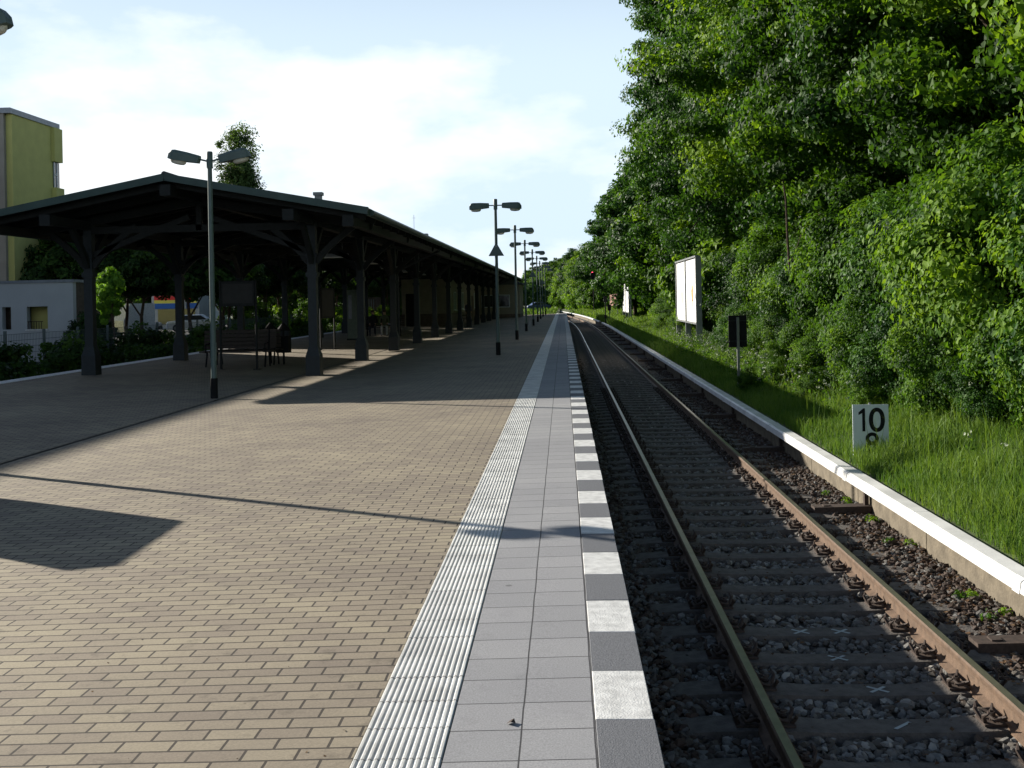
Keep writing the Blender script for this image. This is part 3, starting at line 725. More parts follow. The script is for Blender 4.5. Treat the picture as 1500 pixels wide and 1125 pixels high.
# pale kiosk cabinet, sign stand, information board
MT['cabinet'] = pm('cabinet_green', (0.13, 0.16, 0.13), .6)
r_ = empty('ticket_cabinet', (-9.85, 50.7, zp(-9.85))); tag(r_, 'tall pale green-grey cabinet standing under the canopy left of the seated people', 'cabinet')
m = MB(); m.box(-.22, .22, -.2, .2, .08, 2.35, bev=.02); m.build('body', MT['cabinet'], r_); m = MB(); m.box(-.25, .25, -.23, .23, -.03, .08); m.build('plinth', MT['canopy'], r_)
m = MB(); m.box(-.16, .0, -.212, -.2, 1.0, 2.1); m.build('front_panel', MT['coping'], r_)
def stand(x, y, label, w_=.9, z0=1.25, z1=2.35, rz=0.0, mat=None, hood=False, name='notice_board', cat='notice board'):
    r_ = empty(name, (x, y, zp(x)), rz); tag(r_, label, cat)
    for s in (-1, 1):
        m = MB(); m.tube([(s * w_ / 2, 0, -.03), (s * w_ / 2, 0, z1 + .02)], .035, 8); m.build('leg', MT['canopy'], r_, smooth=True)
        m = MB(); m.box(s * w_ / 2 - .09, s * w_ / 2 + .09, -.09, .09, -.02, .012); m.build('foot', MT['canopy'], r_)
    m = MB(); m.box(-w_ / 2 + .036, w_ / 2 - .036, -.03, .03, z0, z1, bev=.01); pn = m.build('panel', mat or MT['canopy'], r_)
    m = MB(); m.box(-w_ / 2 + .08, w_ / 2 - .08, -.036, -.031, z0 + .08, z1 - .08); m.build('sheet', MT['sheet'], pn)
    if hood: m = MB(); m.prism([(-w_ / 2 - .12, z1 + .02), (w_ / 2 + .12, z1 + .02), (0, z1 + .28)], -.2, .2); m.build('hood', MT['canopy'], r_)
    return r_
MT['sheet'] = pm('notice_sheet', (0.025, 0.025, 0.024), 0.7)
stand(-8.98, 29.8, 'large dark notice board on two posts with a dark top panel behind the near lamp', 1.0, 1.75, 2.45)
stand(-9.0, 41.3, 'upright framed map stand under the canopy beyond the nearest right-hand post', .8, 1.2, 2.35, rz=R(62))
# benches
def make_bench():
    r_ = empty('bench')
    m = MB()
    for k in range(4): m.box(-1.05, 1.05, -.42 + k * .11, -.33 + k * .11, .43, .465, bev=.005)
    m.build('seat', MT['wood'], r_)
    m = MB()
    for k in range(5): m.bar((-1.05, .06 + .012 * k, .56 + k * .11), (1.05, .06 + .012 * k, .56 + k * .11), .03, .09)
    m.build('backrest', MT['wood'], r_)
    for s in (-.85, .85):
        m = MB(); m.tube([(s, -.44, 0), (s, -.30, .42)], .025, 6); m.build('leg', MT['black'], r_)
        m = MB(); m.tube([(s, .12, 0), (s, .0, .42), (s, .10, 1.05)], .025, 6); m.build('leg', MT['black'], r_)
        m = MB(); m.tube([(s, -.42, .42), (s, -.42, .66), (s, .02, .68)], .02, 6); m.build('armrest', MT['black'], r_)
    return r_
b0 = make_bench(); BG = 'platform benches'
b1 = copy_tree(b0); b2 = copy_tree(b0); b3 = copy_tree(b0)
for o, x, y, rz, lab in ((b0, -9.35, 31.1, 0, 'dark slatted bench behind the near lamp, facing the camera'), (b1, -9.35, 31.75, math.pi, 'dark slatted bench standing back to back behind the front one'),
                         (b2, -9.3, 56.2, 0.1, 'dark bench with people sitting on it under the canopy'), (b3, -7.25, 82.0, -math.pi / 2, 'dark bench against the wall of the station building')):
    o.location = (x, y, zp(x)); o.rotation_euler = (0, 0, rz); tag(o, lab, 'bench', BG)
def make_bin():
    r_ = empty('litter_bin')
    m = MB(); m.tube([(0, 0, 0), (0, 0, 1.12)], .03, 8); m.build('post', MT['black'], r_)
    m = MB(); m.box(-.19, .19, -.16, .16, .35, .85, bev=.02); m.build('container', MT['black'], r_)
    m = MB(); m.tube([(0, 0, 1.0), (0, 0, 1.05), (0, 0, 1.2), (0, 0, 1.24)], [.2, .19, .06, .02], 12); m.build('lid', MT['black'], r_)
    return r_
n0 = make_bin(); n1 = copy_tree(n0)
for o, x, y, lab in ((n0, -8.85, 32.6, 'dark litter bin with a conical lid behind the left part of the bench'), (n1, -8.35, 32.2, 'dark litter bin with a conical lid at the right end of the bench')):
    o.location = (x, y, zp(x)); tag(o, lab, 'litter bin', 'litter bins with conical lids')
# ---------------------------------------------------------------- people
def person(joints, radii, edges, loc, rz, label, cols, hair=True):
    me = bpy.data.meshes.new('person'); me.from_pydata(joints, edges, []); o = bpy.data.objects.new('person', me); COL.objects.link(o)
    sk = o.modifiers.new('skin', 'SKIN'); sd = o.modifiers.new('sub', 'SUBSURF'); sd.levels = 1; sd.render_levels = 1
    for v, r_ in zip(me.skin_vertices[0].data, radii): v.radius = (r_, r_ * .85); v.use_root = False
    me.skin_vertices[0].data[0].use_root = True
    dg = bpy.context.evaluated_depsgraph_get(); dg.update(); ev = o.evaluated_get(dg)
    m2 = bpy.data.meshes.new_from_object(ev); bpy.data.objects.remove(o)
    for c in cols: m2.materials.append(c)
    idx = []
    for p_ in m2.polygons:
        z = p_.center.z; head = p_.center.z > joints[3][2] - .02 and abs(p_.center.x) < .14
        hand = any((p_.center - Vector(joints[h])).length < .09 for h in (7, 11))
        foot = z < .09
        idx.append(2 if (head or hand) else (3 if foot else (1 if z < joints[0][2] + .06 and (p_.center - Vector(joints[0])).length < .9 and z < joints[0][2] + .05 else 0)))
    m2.polygons.foreach_set('material_index', idx); m2.polygons.foreach_set('use_smooth', [True] * len(idx))
    b = bpy.data.objects.new('person', m2); COL.objects.link(b); b.location = loc; b.rotation_euler = (0, 0, rz)
    tag(b, label, 'person')
    hx, hy, hz_ = joints[4]
    m = MB()
    for i in range(6):
        pass
    ring = []
    n = 10
    for zz, rr_ in ((-.02, .098), (.03, .108), (.075, .092), (.105, .05), (.115, .01)):
        for k_ in range(n):
            a = 2 * math.pi * k_ / n; ring.append((hx + rr_ * math.cos(a), hy + .02 + rr_ * math.sin(a), hz_ + zz + .01))
    m.add(ring, [(i * n + k_, i * n + (k_ + 1) % n, i * n + n + (k_ + 1) % n, i * n + n + k_) for i in range(4) for k_ in range(n)])
    m.build('hair', MT['hair'], b, smooth=True)
    return b
MT['hair'] = pm('hair', (0.05, 0.03, 0.02), 0.7); MT['skin'] = pm('skin', (0.45, 0.27, 0.19), 0.6, var=.05)
MT['cl1'] = pm('green_jacket', (0.10, 0.12, 0.07), 0.9); MT['cl2'] = pm('dark_trousers', (0.03, 0.03, 0.04), 0.9); MT['cl3'] = pm('light_trousers', (0.45, 0.45, 0.45), 0.9)
MT['cl4'] = pm('violet_coat', (0.07, 0.06, 0.16), 0.9); MT['shoe'] = pm('shoe', (0.02, 0.02, 0.02), 0.6); MT['cl5'] = pm('black_coat', (0.02, 0.022, 0.025), 0.9)
EDG = [(0, 1), (1, 2), (2, 3), (3, 4), (2, 5), (5, 6), (6, 7), (2, 9), (9, 10), (10, 11), (0, 12), (12, 13), (13, 14), (14, 15), (0, 16), (16, 17), (17, 18), (18, 19), (4, 8)]
def seated(loc, rz, label, cols, lean=0.0):
    # facing -Y
    J = [(0, 0, .50), (0, -.02 - lean * .4, .78), (0, -lean * .8, 1.0), (0, -.02 - lean, 1.14), (0, -.05 - lean, 1.25), (-.19, -lean * .8, .97), (-.24, -.12 - lean, .72), (-.12, -.36, .62),
         (0, -.06 - lean, 1.33), (.19, -lean * .8, .97), (.24, -.12 - lean, .72), (.12, -.36, .62), (-.11, -.06, .50), (-.13, -.46, .50), (-.13, -.46, .08), (-.13, -.60, .05), (.11, -.06, .50), (.13, -.46, .50), (.13, -.46, .08), (.13, -.60, .05)]
    Rr = [.16, .15, .13, .055, .095, .07, .05, .038, .07, .07, .05, .038, .095, .07, .045, .04, .095, .07, .045, .04]
    return person(J, Rr, EDG, loc, rz, label, cols)
def standing(loc, rz, label, cols):
    J = [(0, 0, .95), (0, .0, 1.15), (0, 0, 1.40), (0, -.01, 1.52), (0, -.02, 1.62), (-.19, 0, 1.38), (-.23, .02, 1.10), (-.22, -.06, .84), (0, -.02, 1.71), (.19, 0, 1.38), (.23, .02, 1.10), (.22, -.06, .84),
         (-.10, 0, .90), (-.11, -.02, .50), (-.12, .02, .08), (-.12, -.13, .04), (.10, 0, .90), (.11, -.04, .50), (.12, 0, .08), (.12, -.15, .04)]
    Rr = [.15, .14, .14, .055, .095, .07, .048, .038, .07, .07, .048, .038, .10, .065, .045, .04, .10, .065, .045, .04]
    return person(J, Rr, EDG, loc, rz, label, cols)
zb = zp(-9.3)
seated((-9.85, 56.1, zb), .1, 'person in a dark coat sitting at the left end of the occupied bench', [MT['cl5'], MT['cl2'], MT['skin'], MT['shoe']], .08)
seated((-9.25, 56.15, zb), .1, 'person in an olive jacket and light trousers leaning forward on the bench', [MT['cl1'], MT['cl3'], MT['skin'], MT['shoe']], .16)
seated((-8.65, 56.2, zb), .1, 'person in black sitting at the right end of the occupied bench', [MT['cl5'], MT['cl2'], MT['skin'], MT['shoe']], .02)
standing((-7.2, 82.5, zp(-7.2)), .4, 'person in a violet-blue coat standing by the station building wall', [MT['cl4'], MT['cl2'], MT['skin'], MT['shoe']])
# enamel sign outside the picture that throws its shadow on the paving
# its shadow outline is known; walk it back along the sun ray to a vertical board facing the row of lamps
r_ = empty('station_sign', (-6.75, 12.75, zp(-6.75)), 0); tag(r_, 'square station sign board with cut corners on a post just outside the picture', 'sign')
DL = Vector((-to_sun.x, -to_sun.y, -to_sun.z))
def back(px, py, xplane=-6.9):
    P0 = Vector((px, py, zp(px))); t = (P0.x - xplane) / (to_sun.x * -1); q = P0 + to_sun * t
    return (q.y, q.z)
out = [(-5.75, 10.45), (-4.99, 10.0), (-3.17, 8.85), (-3.10, 7.34), (-3.38, 7.25), (-4.15, 7.75)]
pts = [back(*q) for q in out]
cyb = sum(a for a, _ in pts) / 6; r_.location = (-6.9, cyb, zp(-6.9))
m = MB(); m.prism([(a - cyb, b - zp(-6.9)) for a, b in pts], -.03, .03, axis='X'); m.build('board', MT['fascia'], r_)
zmin = min(b for _, b in pts) - zp(-6.9)
m = MB(); m.tube([(0, .35, 0), (0, .35, zmin + .5)], .04, 8); m.tube([(0, .75, 0), (0, .75, zmin + .5)], .04, 8); m.build('post', MT['pole'], r_)

# ---------------------------------------------------------------- foliage
def leaves(cent, rad, per, size, flat=0.75, seed=0, up=0.5, outc=None):
    """cent (n,3) clump centres, rad (n) -> V,F,rnd ; each leaf a pointed folded blade with five corners"""
    r_ = np.random.default_rng(seed); n = len(cent)
    idx = np.repeat(np.arange(n), per); m_ = len(idx)
    d = r_.normal(size=(m_, 3)); d /= np.linalg.norm(d, axis=1)[:, None]
    rr_ = r_.random(m_) ** 0.5
    off = d * (rr_ * rad[idx])[:, None]; off[:, 2] *= flat
    P = cent[idx] + off
    nrm = d * 0.8 + np.array([0, 0, up]) + r_.normal(size=(m_, 3)) * 0.55
    if outc is not None:
        o_ = cent[idx] - outc; o_ /= np.linalg.norm(o_, axis=1)[:, None] + 1e-6; nrm += o_ * 0.7
    nrm /= np.linalg.norm(nrm, axis=1)[:, None]
    t = r_.normal(size=(m_, 3)) + np.array([0, 0, -0.5]); t -= nrm * (t * nrm).sum(1)[:, None]; t /= np.linalg.norm(t, axis=1)[:, None]
    b = np.cross(nrm, t)
    s = size * r_.uniform(0.65, 1.35, m_)
    s = s[:, None]
    A = P - t * s * .5; B = P + b * s * .42 - t * s * .12 + nrm * s * .08; D = P - b * s * .42 - t * s * .12 + nrm * s * .08; Cc = P + t * s * .62 - nrm * s * .1
    V = np.stack([A, B, Cc, D], 1).reshape(-1, 3)
    F = np.arange(m_ * 4).reshape(-1, 4)
    cr_ = r_.random(n)
    rn = np.clip(0.62 * cr_[idx] ** 1.2 + 0.38 * r_.random(m_), 0, 1)
    return V, F, rn
def crown_centres(n, rx, rz, zc, seed, shell=0.55, taper=0.25):
    r_ = np.random.default_rng(seed)
    d = r_.normal(size=(n, 3)); d /= np.linalg.norm(d, axis=1)[:, None]
    q = shell + (1 - shell) * r_.random(n) ** 0.7
    # lumpy outline
    lump = 1 + 0.16 * np.sin(3 * d[:, 0] + seed) * np.cos(4 * d[:, 2] + seed * 2) + 0.12 * np.sin(7 * d[:, 1] + 5 * d[:, 2])
    P = d * (q * lump)[:, None]
    tz = P[:, 2]
    w_ = 1 - taper * np.clip(tz, 0, 1.2)
    return np.stack([P[:, 0] * rx * w_, P[:, 1] * rx * w_, P[:, 2] * rz + zc], 1)
def tree_variant(name, seed, mat, H, rx, rz, zc, nclump, per, size, crad=0.65, limbs=9, tr=0.16, up=0.5, taper=.25, shell=.55, flat=.75):
    root = empty(name)
    cc = crown_centres(nclump, rx, rz, zc, seed, taper=taper, shell=shell)
    r_ = np.random.default_rng(seed + 5)
    V, F, rn = leaves(cc, crad * r_.uniform(.6, 1.35, nclump), per, size, flat=flat, seed=seed, up=up, outc=np.array([0, 0, zc]))
    co = np_mesh('crown', V, F, mat, root, attrs={'rnd': rn})
    m = MB(); rr_ = random.Random(seed)
    pts = [(0, 0, -.4)]; px = py = 0
    for i in range(1, 7):
        px += rr_.uniform(-.12, .12); py += rr_.uniform(-.12, .12); pts.append((px, py, H * .8 * i / 6))
    m.tube(pts, [tr * (1 - .13 * i) for i in range(7)], 8)
    for k_ in range(limbs):
        i = rr_.randint(2, 5); b = Vector(pts[i]); c_ = Vector(cc[rr_.randrange(len(cc))]); mid = (b + c_) / 2 + Vector((0, 0, .3))
        m.tube([b, mid, b + (c_ - b) * .9], [tr * .42, tr * .28, tr * .1], 6)
    m.build('trunk', MT['bark'], root, smooth=True)
    return root
def place(proto, first, x, y, z, s, rz, label, cat, group, name=None):
    o = proto if first else copy_tree(proto)
    o.location = (x, y, z); o.scale = s if isinstance(s, tuple) else (s, s, s); o.rotation_euler = (0, 0, rz)
    tag(o, label, cat, group); 
    return o
# near trees on the bank
vA = tree_variant('maple_tree', 21, MT['leafA'], 12, 3.6, 5.6, 7.2, 270, 400, .105, crad=.78, limbs=18, flat=.42)
vA2 = tree_variant('maple_tree', 33, MT['leafA'], 12, 3.6, 5.6, 7.2, 270, 400, .11, crad=.76, limbs=18, flat=.42)
vB = tree_variant('cherry_tree', 45, MT['leafB'], 12, 3.4, 5.8, 7.4, 300, 340, .098, crad=.62, limbs=18, flat=.6)
vF = tree_variant('bank_tree', 57, MT['leafA'], 11, 3.6, 5.2, 6.6, 230, 110, .23, crad=.75)
vF2 = tree_variant('bank_tree', 63, MT['leafB'], 11, 3.6, 5.2, 6.6, 230, 110, .23, crad=.75)
vS = tree_variant('bush', 71, MT['leafC'], 1.7, 1.5, 1.35, 1.35, 95, 300, .068, crad=.42, limbs=6, tr=.04, taper=.1)
vS2 = tree_variant('bush', 83, MT['leafC'], 1.7, 1.5, 1.35, 1.35, 90, 290, .075, crad=.44, limbs=6, tr=.04, taper=.1)
vS3 = tree_variant('bush', 97, MT['leafB'], 1.7, 1.5, 1.35, 1.35, 95, 300, .062, crad=.4, limbs=6, tr=.04, taper=.1)
vSF = tree_variant('bush', 91, MT['leafC'], 1.7, 1.6, 1.35, 1.35, 70, 60, .20, crad=.45, limbs=4, tr=.04, taper=.1)
used = set()
def first(v):
    f = v.name not in used; used.add(v.name); return f
G1 = 'trees forming the green wall on the right bank'
T1 = [(8.6, 13.5, 1.15, vA), (10.2, 17.0, 1.3, vA2), (8.9, 20.3, 1.2, vA), (9.4, 24.5, 1.3, vB), (9.0, 28.5, 1.25, vA2), (9.6, 33.0, 1.45, vB), (8.8, 37.5, 1.35, vA), (9.2, 42.5, 1.45, vB), (8.7, 48.0, 1.5, vB), (8.4, 54.0, 1.62, vB),
      (9.6, 60.0, 1.45, vA2), (9.0, 66.5, 1.3, vB)]
ords = ['first', 'second', 'third', 'fourth', 'fifth', 'sixth', 'seventh', 'eighth', 'ninth', 'tenth', 'eleventh', 'twelfth', 'thirteenth', 'fourteenth', 'fifteenth', 'sixteenth']
for k, (x, y, s, v) in enumerate(T1):
    kind = 'dark glossy-leaved cherry tree' if v is vB else 'bright green maple'
    lab = f'{kind}, {ords[k]} from the right edge in the front row on the bank'
    if k == 9: lab = 'tallest dark glossy-leaved tree, its ragged edge against the sky above the posters'
    place(v, first(v), x, y, bank(x, y), (s * .98, s * .98, s * (1.02 if k != 9 else 1.12)), random.uniform(0, 6.28), lab, 'tree', G1)
T2 = [(13.2 + (k % 2) * 2.2, 12 + 5.2 * k, 1.5, (vF, vF2)[k % 2]) for k in range(13)]
for k, (x, y, s, v) in enumerate(T2):
    place(v, first(v), x, y, bank(x, y), (s, s, s * 1.1), random.uniform(0, 6.28), 'tall dense tree standing in the second row behind the front bank trees', 'tree', 'second row of bank trees')
T3 = []
y = 73
k = 0
while y < 300:
    rel = 8.2 + 1.0 * math.sin(y * .7) + (2.0 if 116 < y < 142 else 0)
    sz = 1.05 if y < 98 else (1.02 if y < 130 else .88)
    if y == 97: rel = 6.5
    T3.append((rel, y, sz * random.uniform(.92, 1.08), (vF, vF2, vF)[k % 3])); k += 1
    y += 6.0 if y < 150 else 8.5
for k, (x, y, s, v) in enumerate(T3):
    hs = 1.0 if 98 < y < 135 else .92
    place(v, first(v), x + cv(y), y, bank(x, y), (s * 1.1, s * 1.1, s * hs), random.uniform(0, 6.28), f'leafy tree outside the track curve beyond the posters, number {k + 1} counting away', 'tree', 'trees along the far curve')
for k in range(22):
    y = 82 + k * 9.5; x = 14.5 + (k % 2) * 2 + cv(y)
    v = (vF, vF2)[k % 2]
    place(v, first(v), x, y, 0.8, (1.25, 1.25, .98), random.uniform(0, 6.28), 'tree hidden among others at the back of the wooded far curve', 'tree', 'back row trees along the far curve')
k = 0; y = 10.5; nb = 0
while y < 290:
    x = 7.05 + random.uniform(-.35, .35); 
    if 20 < y < 55: x += .25
    if 38 < y < 56: x += .6
    v = (vS, vS3, vS2, vS, vS3)[k % 5] if y < 46 else vSF
    s = random.uniform(1.0, 1.25) if y < 46 else random.uniform(1.15, 1.5)
    if 60 < y < 144: x += 1.3
    if y > 144: x -= .6
    place(v, first(v), x + cv(y), y, bank(x, y) - .1, (s, s, s * random.uniform(1.0, 1.35)), random.uniform(0, 6.28), 'leafy green bush in the continuous hedge at the foot of the bank trees', 'bush', 'bushes at the foot of the bank trees')
    k += 1; y += 1.9 if y < 46 else 3.0
for k, (x, y, s) in enumerate([(6.1, 16.5, .42), (5.9, 19.5, .36), (5.6, 23.8, .45), (6.2, 26.8, .6), (5.3, 27.3, .32), (6.3, 31, .6), (6.4, 36, .6), (6.5, 13.2, .5), (6.7, 10.4, .6), (6.3, 45, .5), (6.9, 53, .8), (5.9, 60, .6), (4.25, 25.4, .2), (4.75, 24.6, .26), (5.0, 22.0, .24), (5.3, 19.0, .28)]):
    place(vS2, first(vS2), x, y, bank(x, y), (s, s, s), random.uniform(0, 6.28), 'small low leafy shrub growing out of the grass in front of the hedge', 'shrub', 'low shrubs in the verge grass')
k = 0; y = 10.0
while y < 64:
    x = 6.15 + random.uniform(-.3, .35) + (.35 if 37 < y < 54 else 0); q_ = random.uniform(.42, .72)
    v = (vS, vS2, vS3)[k % 3]
    place(v, False, x, y, bank(x, y) - .15, (q_, q_, q_ * random.uniform(.8, 1.2)), random.uniform(0, 6.28), 'knee-high leafy undergrowth shrub where the hedge meets the verge grass', 'shrub', 'undergrowth along the hedge foot')
    k += 1; y += 1.15
# slim bare stem leaning in front of the trees
m = MB(); m.tube([(6.15, 29.5, 0.0), (6.1, 29.5, 1.6), (6.0, 29.4, 3.0), (5.95, 29.3, 4.2), (5.75, 29.2, 5.6)], [.05, .045, .035, .03, .015], 7); m.tube([(6.05, 29.45, 2.4), (6.4, 29.3, 3.4)], [.02, .008], 5)
bs = m.build('bare_stem', MT['bark'], smooth=True); tag(bs, 'slim pale bare stem rising in front of the trees behind the dark square sign', 'tree stem')

# ---------------------------------------------------------------- grass and weeds
def blades(n, xr, yr, hmin, hmax, wd, power=1.3, curvef=True, zf=None, seed=1, lean=.35, base=None):
    r_ = np.random.default_rng(seed)
    Y = yr[0] + (yr[1] - yr[0]) * r_.random(n) ** power; X = xr[0] + (xr[1] - xr[0]) * r_.random(n)
    u = X - 3.8
    if base is None:
        Z = -0.66 + 0.17 * u + np.where(X > 6, 0.14 * (X - 6), 0) + .05 * np.sin(X * 2.1 + Y * .9) * np.clip(u, 0, 1) - .02
    else: Z = np.full(n, base)
    cvv = np.where(Y > 78, -(Y - 78) ** 2 / 2900.0, 0); 
    if curvef: X = X + cvv
    pn = 0.5 + 0.5 * np.sin(X * 2.7 + 1.3 * np.sin(Y * 1.1)) * np.sin(Y * 1.7 + X)
    h = (hmin + (hmax - hmin) * r_.random(n) ** 1.5) * (0.55 + 0.75 * pn)
    a = r_.random(n) * 6.283; w_ = wd * (0.6 + .8 * r_.random(n)) * (1 + Y / 30.0)
    le = lean * h * r_.random(n) * 2; la = r_.random(n) * 6.283
    B = np.stack([X, Y, Z], 1); wx = np.stack([np.cos(a) * w_, np.sin(a) * w_, np.zeros(n)], 1)
    M_ = B + np.stack([np.cos(la) * le * .35, np.sin(la) * le * .35, h * .6], 1); Tt = B + np.stack([np.cos(la) * le, np.sin(la) * le, h], 1)
    V = np.stack([B - wx, B + wx, M_ + wx * .7, M_ - wx * .7, Tt + wx * .12, Tt - wx * .12], 1).reshape(-1, 3)
    b0_ = (np.arange(n) * 6)[:, None]
    F = np.concatenate([b0_ + np.array([[0, 1, 2, 3]]), b0_ + np.array([[3, 2, 4, 5]])], 1).reshape(-1, 4)
    rn = np.repeat(np.clip(.25 + .45 * r_.random(n) + .3 * pn, 0, 1), 2)
    return V, F, rn
parts = [blades(1500, (4.1, 6.4), (8, 60), .35, .75, .0035, 1.2, seed=12, lean=.25), blades(9000, (4.6, 6.6), (9, 60), .25, .55, .0045, 1.2, seed=13, lean=.5), blades(150000, (3.86, 7.2), (5.5, 30), .07, .27, .0034, 1.4, seed=3), blades(60000, (3.86, 7.4), (28, 80), .10, .36, .005, 1.3, seed=4), blades(26000, (3.86, 7.2), (78, 170), .15, .5, .012, 1.2, seed=5)]
Vs = []; Fs = []; Rs = []; o_ = 0
for V, F, r2 in parts: Vs.append(V); Fs.append(F + o_); Rs.append(r2); o_ += len(V)
gr = np_mesh('grass', np.vstack(Vs), np.vstack(Fs), MT['grass'], attrs={'rnd': np.concatenate(Rs)})
tag(gr, 'tall green grass covering the verge right of the conductor rail', 'grass', kind='stuff')
# flowering weeds (pale seed heads)
r2 = np.random.default_rng(9); n = 700
wx_ = r2.uniform(4.2, 6.4, n); wy = np.where(r2.random(n) < .75, r2.uniform(22, 48, n), r2.uniform(10, 70, n)); wz = -0.66 + .17 * (wx_ - 3.8) + r2.uniform(.35, .8, n)
V, F, rn = leaves(np.stack([wx_, wy, wz], 1), np.full(n, .05), 7, .035, seed=4)
V2, F2, rn2 = leaves(np.stack([wx_, wy, wz - .25], 1), np.full(n, .16), 10, .06, seed=5, flat=1.4)
mi = np.concatenate([np.zeros(len(F)), np.ones(len(F2))])
wo_ = np_mesh('flowering_weeds', np.vstack([V, V2]), np.vstack([F, F2 + len(V)]), [MT['bloom'], MT['leafC']], attrs={'rnd': np.concatenate([rn, rn2])}, mi=mi)
tag(wo_, 'pale flowering weeds scattered in the verge grass before the poster board', 'weeds', kind='stuff')
# undergrowth of the overgrown left trackbed
r2 = np.random.default_rng(19); n = 8500
cx = r2.uniform(-16.6, -13.7, n); cy_ = 24 + 110 * r2.random(n) ** 1.4; cz = -1.0 + r2.random(n) * (.95 + .45 * np.sin(cy_ * .6 + cx) * np.sin(cy_ * .23)) * np.clip((-13.2 - cx) / 1.5, .3, 1)
V, F, rn = leaves(np.stack([cx, cy_, cz], 1), r2.uniform(.18, .42, n), 30, .11, seed=6)
ug = np_mesh('undergrowth', V, F, MT['leafK'], attrs={'rnd': rn}); tag(ug, 'dark leafy undergrowth filling the disused trackbed left of the platform', 'undergrowth', kind='stuff')
V, F, rn = blades(30000, (-40, -1.0), (119.5, 200), .15, .6, .012, 1.3, curvef=False, base=-.43, seed=8)
mg = np_mesh('meadow_grass', V, F, MT['grass'], attrs={'rnd': rn}); tag(mg, 'rough grass on the open ground beyond the end of the platform', 'grass', kind='stuff')

# ---------------------------------------------------------------- bank signs, posters, signals
def text_mesh(body, size, mat, parent, loc, name, bold=0.0, rot=(math.pi / 2, 0, 0)):
    c = bpy.data.curves.new(name, 'FONT'); c.body = body; c.size = size; c.align_x = 'CENTER'; c.align_y = 'BOTTOM_BASELINE'; c.extrude = 0.002; c.offset = bold
    o = bpy.data.objects.new(name, c); COL.objects.link(o); dg = bpy.context.evaluated_depsgraph_get(); dg.update()
    me = bpy.data.meshes.new_from_object(o.evaluated_get(dg)); bpy.data.objects.remove(o)
    me.materials.clear(); me.materials.append(mat)
    o = bpy.data.objects.new(name, me); COL.objects.link(o); o.parent = parent; o.location = loc; o.rotation_euler = rot
    return o
km = empty('kilometre_sign', (4.26, 15.5, -.60), R(-2)); tag(km, 'white kilometre plate reading 10 over 8 half sunk in the grass', 'sign')
m = MB(); m.box(-.245, .245, -.008, .008, -.12, .72, bev=.003); pl = m.build('plate', MT['sign'], km)
m = MB(); m.tube([(0, .03, -.3), (0, .03, .74)], .02, 8); m.build('post', MT['steel'], km)
m = MB(); m.prism([(-.075, .345), (-.115, .345), (-.115, .60), (-.165, .575), (-.165, .61), (-.10, .668), (-.075, .668)], -.0125, -.0085); m.build('digit_one', MT['black'], pl); text_mesh('0', .47, MT['black'], pl, (.085, -.0105, .345), 'digit_zero', .006)
text_mesh('8', .42, MT['black'], pl, (.015, -.0105, .035), 'digit_eight', .004)
ds = empty('speed_sign', (4.095, 26, bank(4.095, 26)), R(4)); tag(ds, 'dark square sign seen from behind on a grey post in the weeds', 'sign')
m = MB(); m.box(-.215, .215, -.012, .012, 1.05, 1.80, bev=.004); bd = m.build('back_plate', MT['black'], ds)
m = MB(); m.box(-.21, .21, -.03, -.013, 1.18, 1.21); m.box(-.21, .21, -.03, -.013, 1.66, 1.69); m.build('rails', MT['canopy'], bd)
m = MB(); m.box(-.035, .025, -.075, -.031, -.3, 1.76, bev=.004); m.build('post', MT['steel'], ds)
# poster boards parallel to the track
def poster_board(x, y0, y1, z0, z1, label, art, mats):
    r_ = empty('poster_board', (x, y0, bank(x, y0))); tag(r_, label, 'billboard', 'double poster boards on the bank')
    g_ = bank(x, y0); L_ = y1 - y0; ym = L_ / 2; a, b = z0 - g_, z1 - g_
    for yy in (0.0, ym, L_):
        m = MB(); m.box(-.06, .16, yy - .06, yy + .06, -.5, b + .03); m.build('leg', MT['steel'], r_)
    m = MB(); m.box(.0, .12, .06, ym - .06, a, b); m.box(.0, .12, ym + .06, L_ - .06, a, b); m.build('back_panel', MT['steel'], r_)
    m = MB(); m.box(-.07, .14, -.07, L_ + .07, b + .03, b + .09); m.box(-.065, .0, .06, L_ - .06, a - .05, a); m.build('frame', MT['steel'], r_)
    for k_, (p0, p1) in enumerate(((.09, ym - .09), (ym + .09, L_ - .09))):
        m = MB(); m.box(-.012, -.002, p0, p1, a + .02, b - .02); po = m.build('poster', mats[k_], r_)
        art(po, p0, p1, a, b, k_)
    return r_
def blob(parent, name, mat, yc, zc, ry, rz_, x=-.0145):
    m = MB(); n = 20; vs = [(x, yc + ry * math.cos(2 * math.pi * i / n) * (1 + .2 * math.sin(i * 2.3)), zc + rz_ * math.sin(2 * math.pi * i / n) * (1 + .15 * math.cos(i * 1.9))) for i in range(n)]
    m.add(vs, [tuple(range(n))]); return m.build(name, mat, parent)
MT['pyel'] = pm('print_yellow', (0.75, 0.74, 0.38), .6); MT['pora'] = pm('print_orange', (0.62, 0.28, 0.12), .6, var=.5, scale=4); MT['pgry'] = pm('print_grey', (0.62, 0.63, 0.65), .6)
MT['pblu'] = pm('print_blue', (0.42, 0.48, 0.62), .6, var=.3, scale=2); MT['ppink'] = pm('print_pink', (0.62, 0.34, 0.27), .6, var=.35, scale=3)
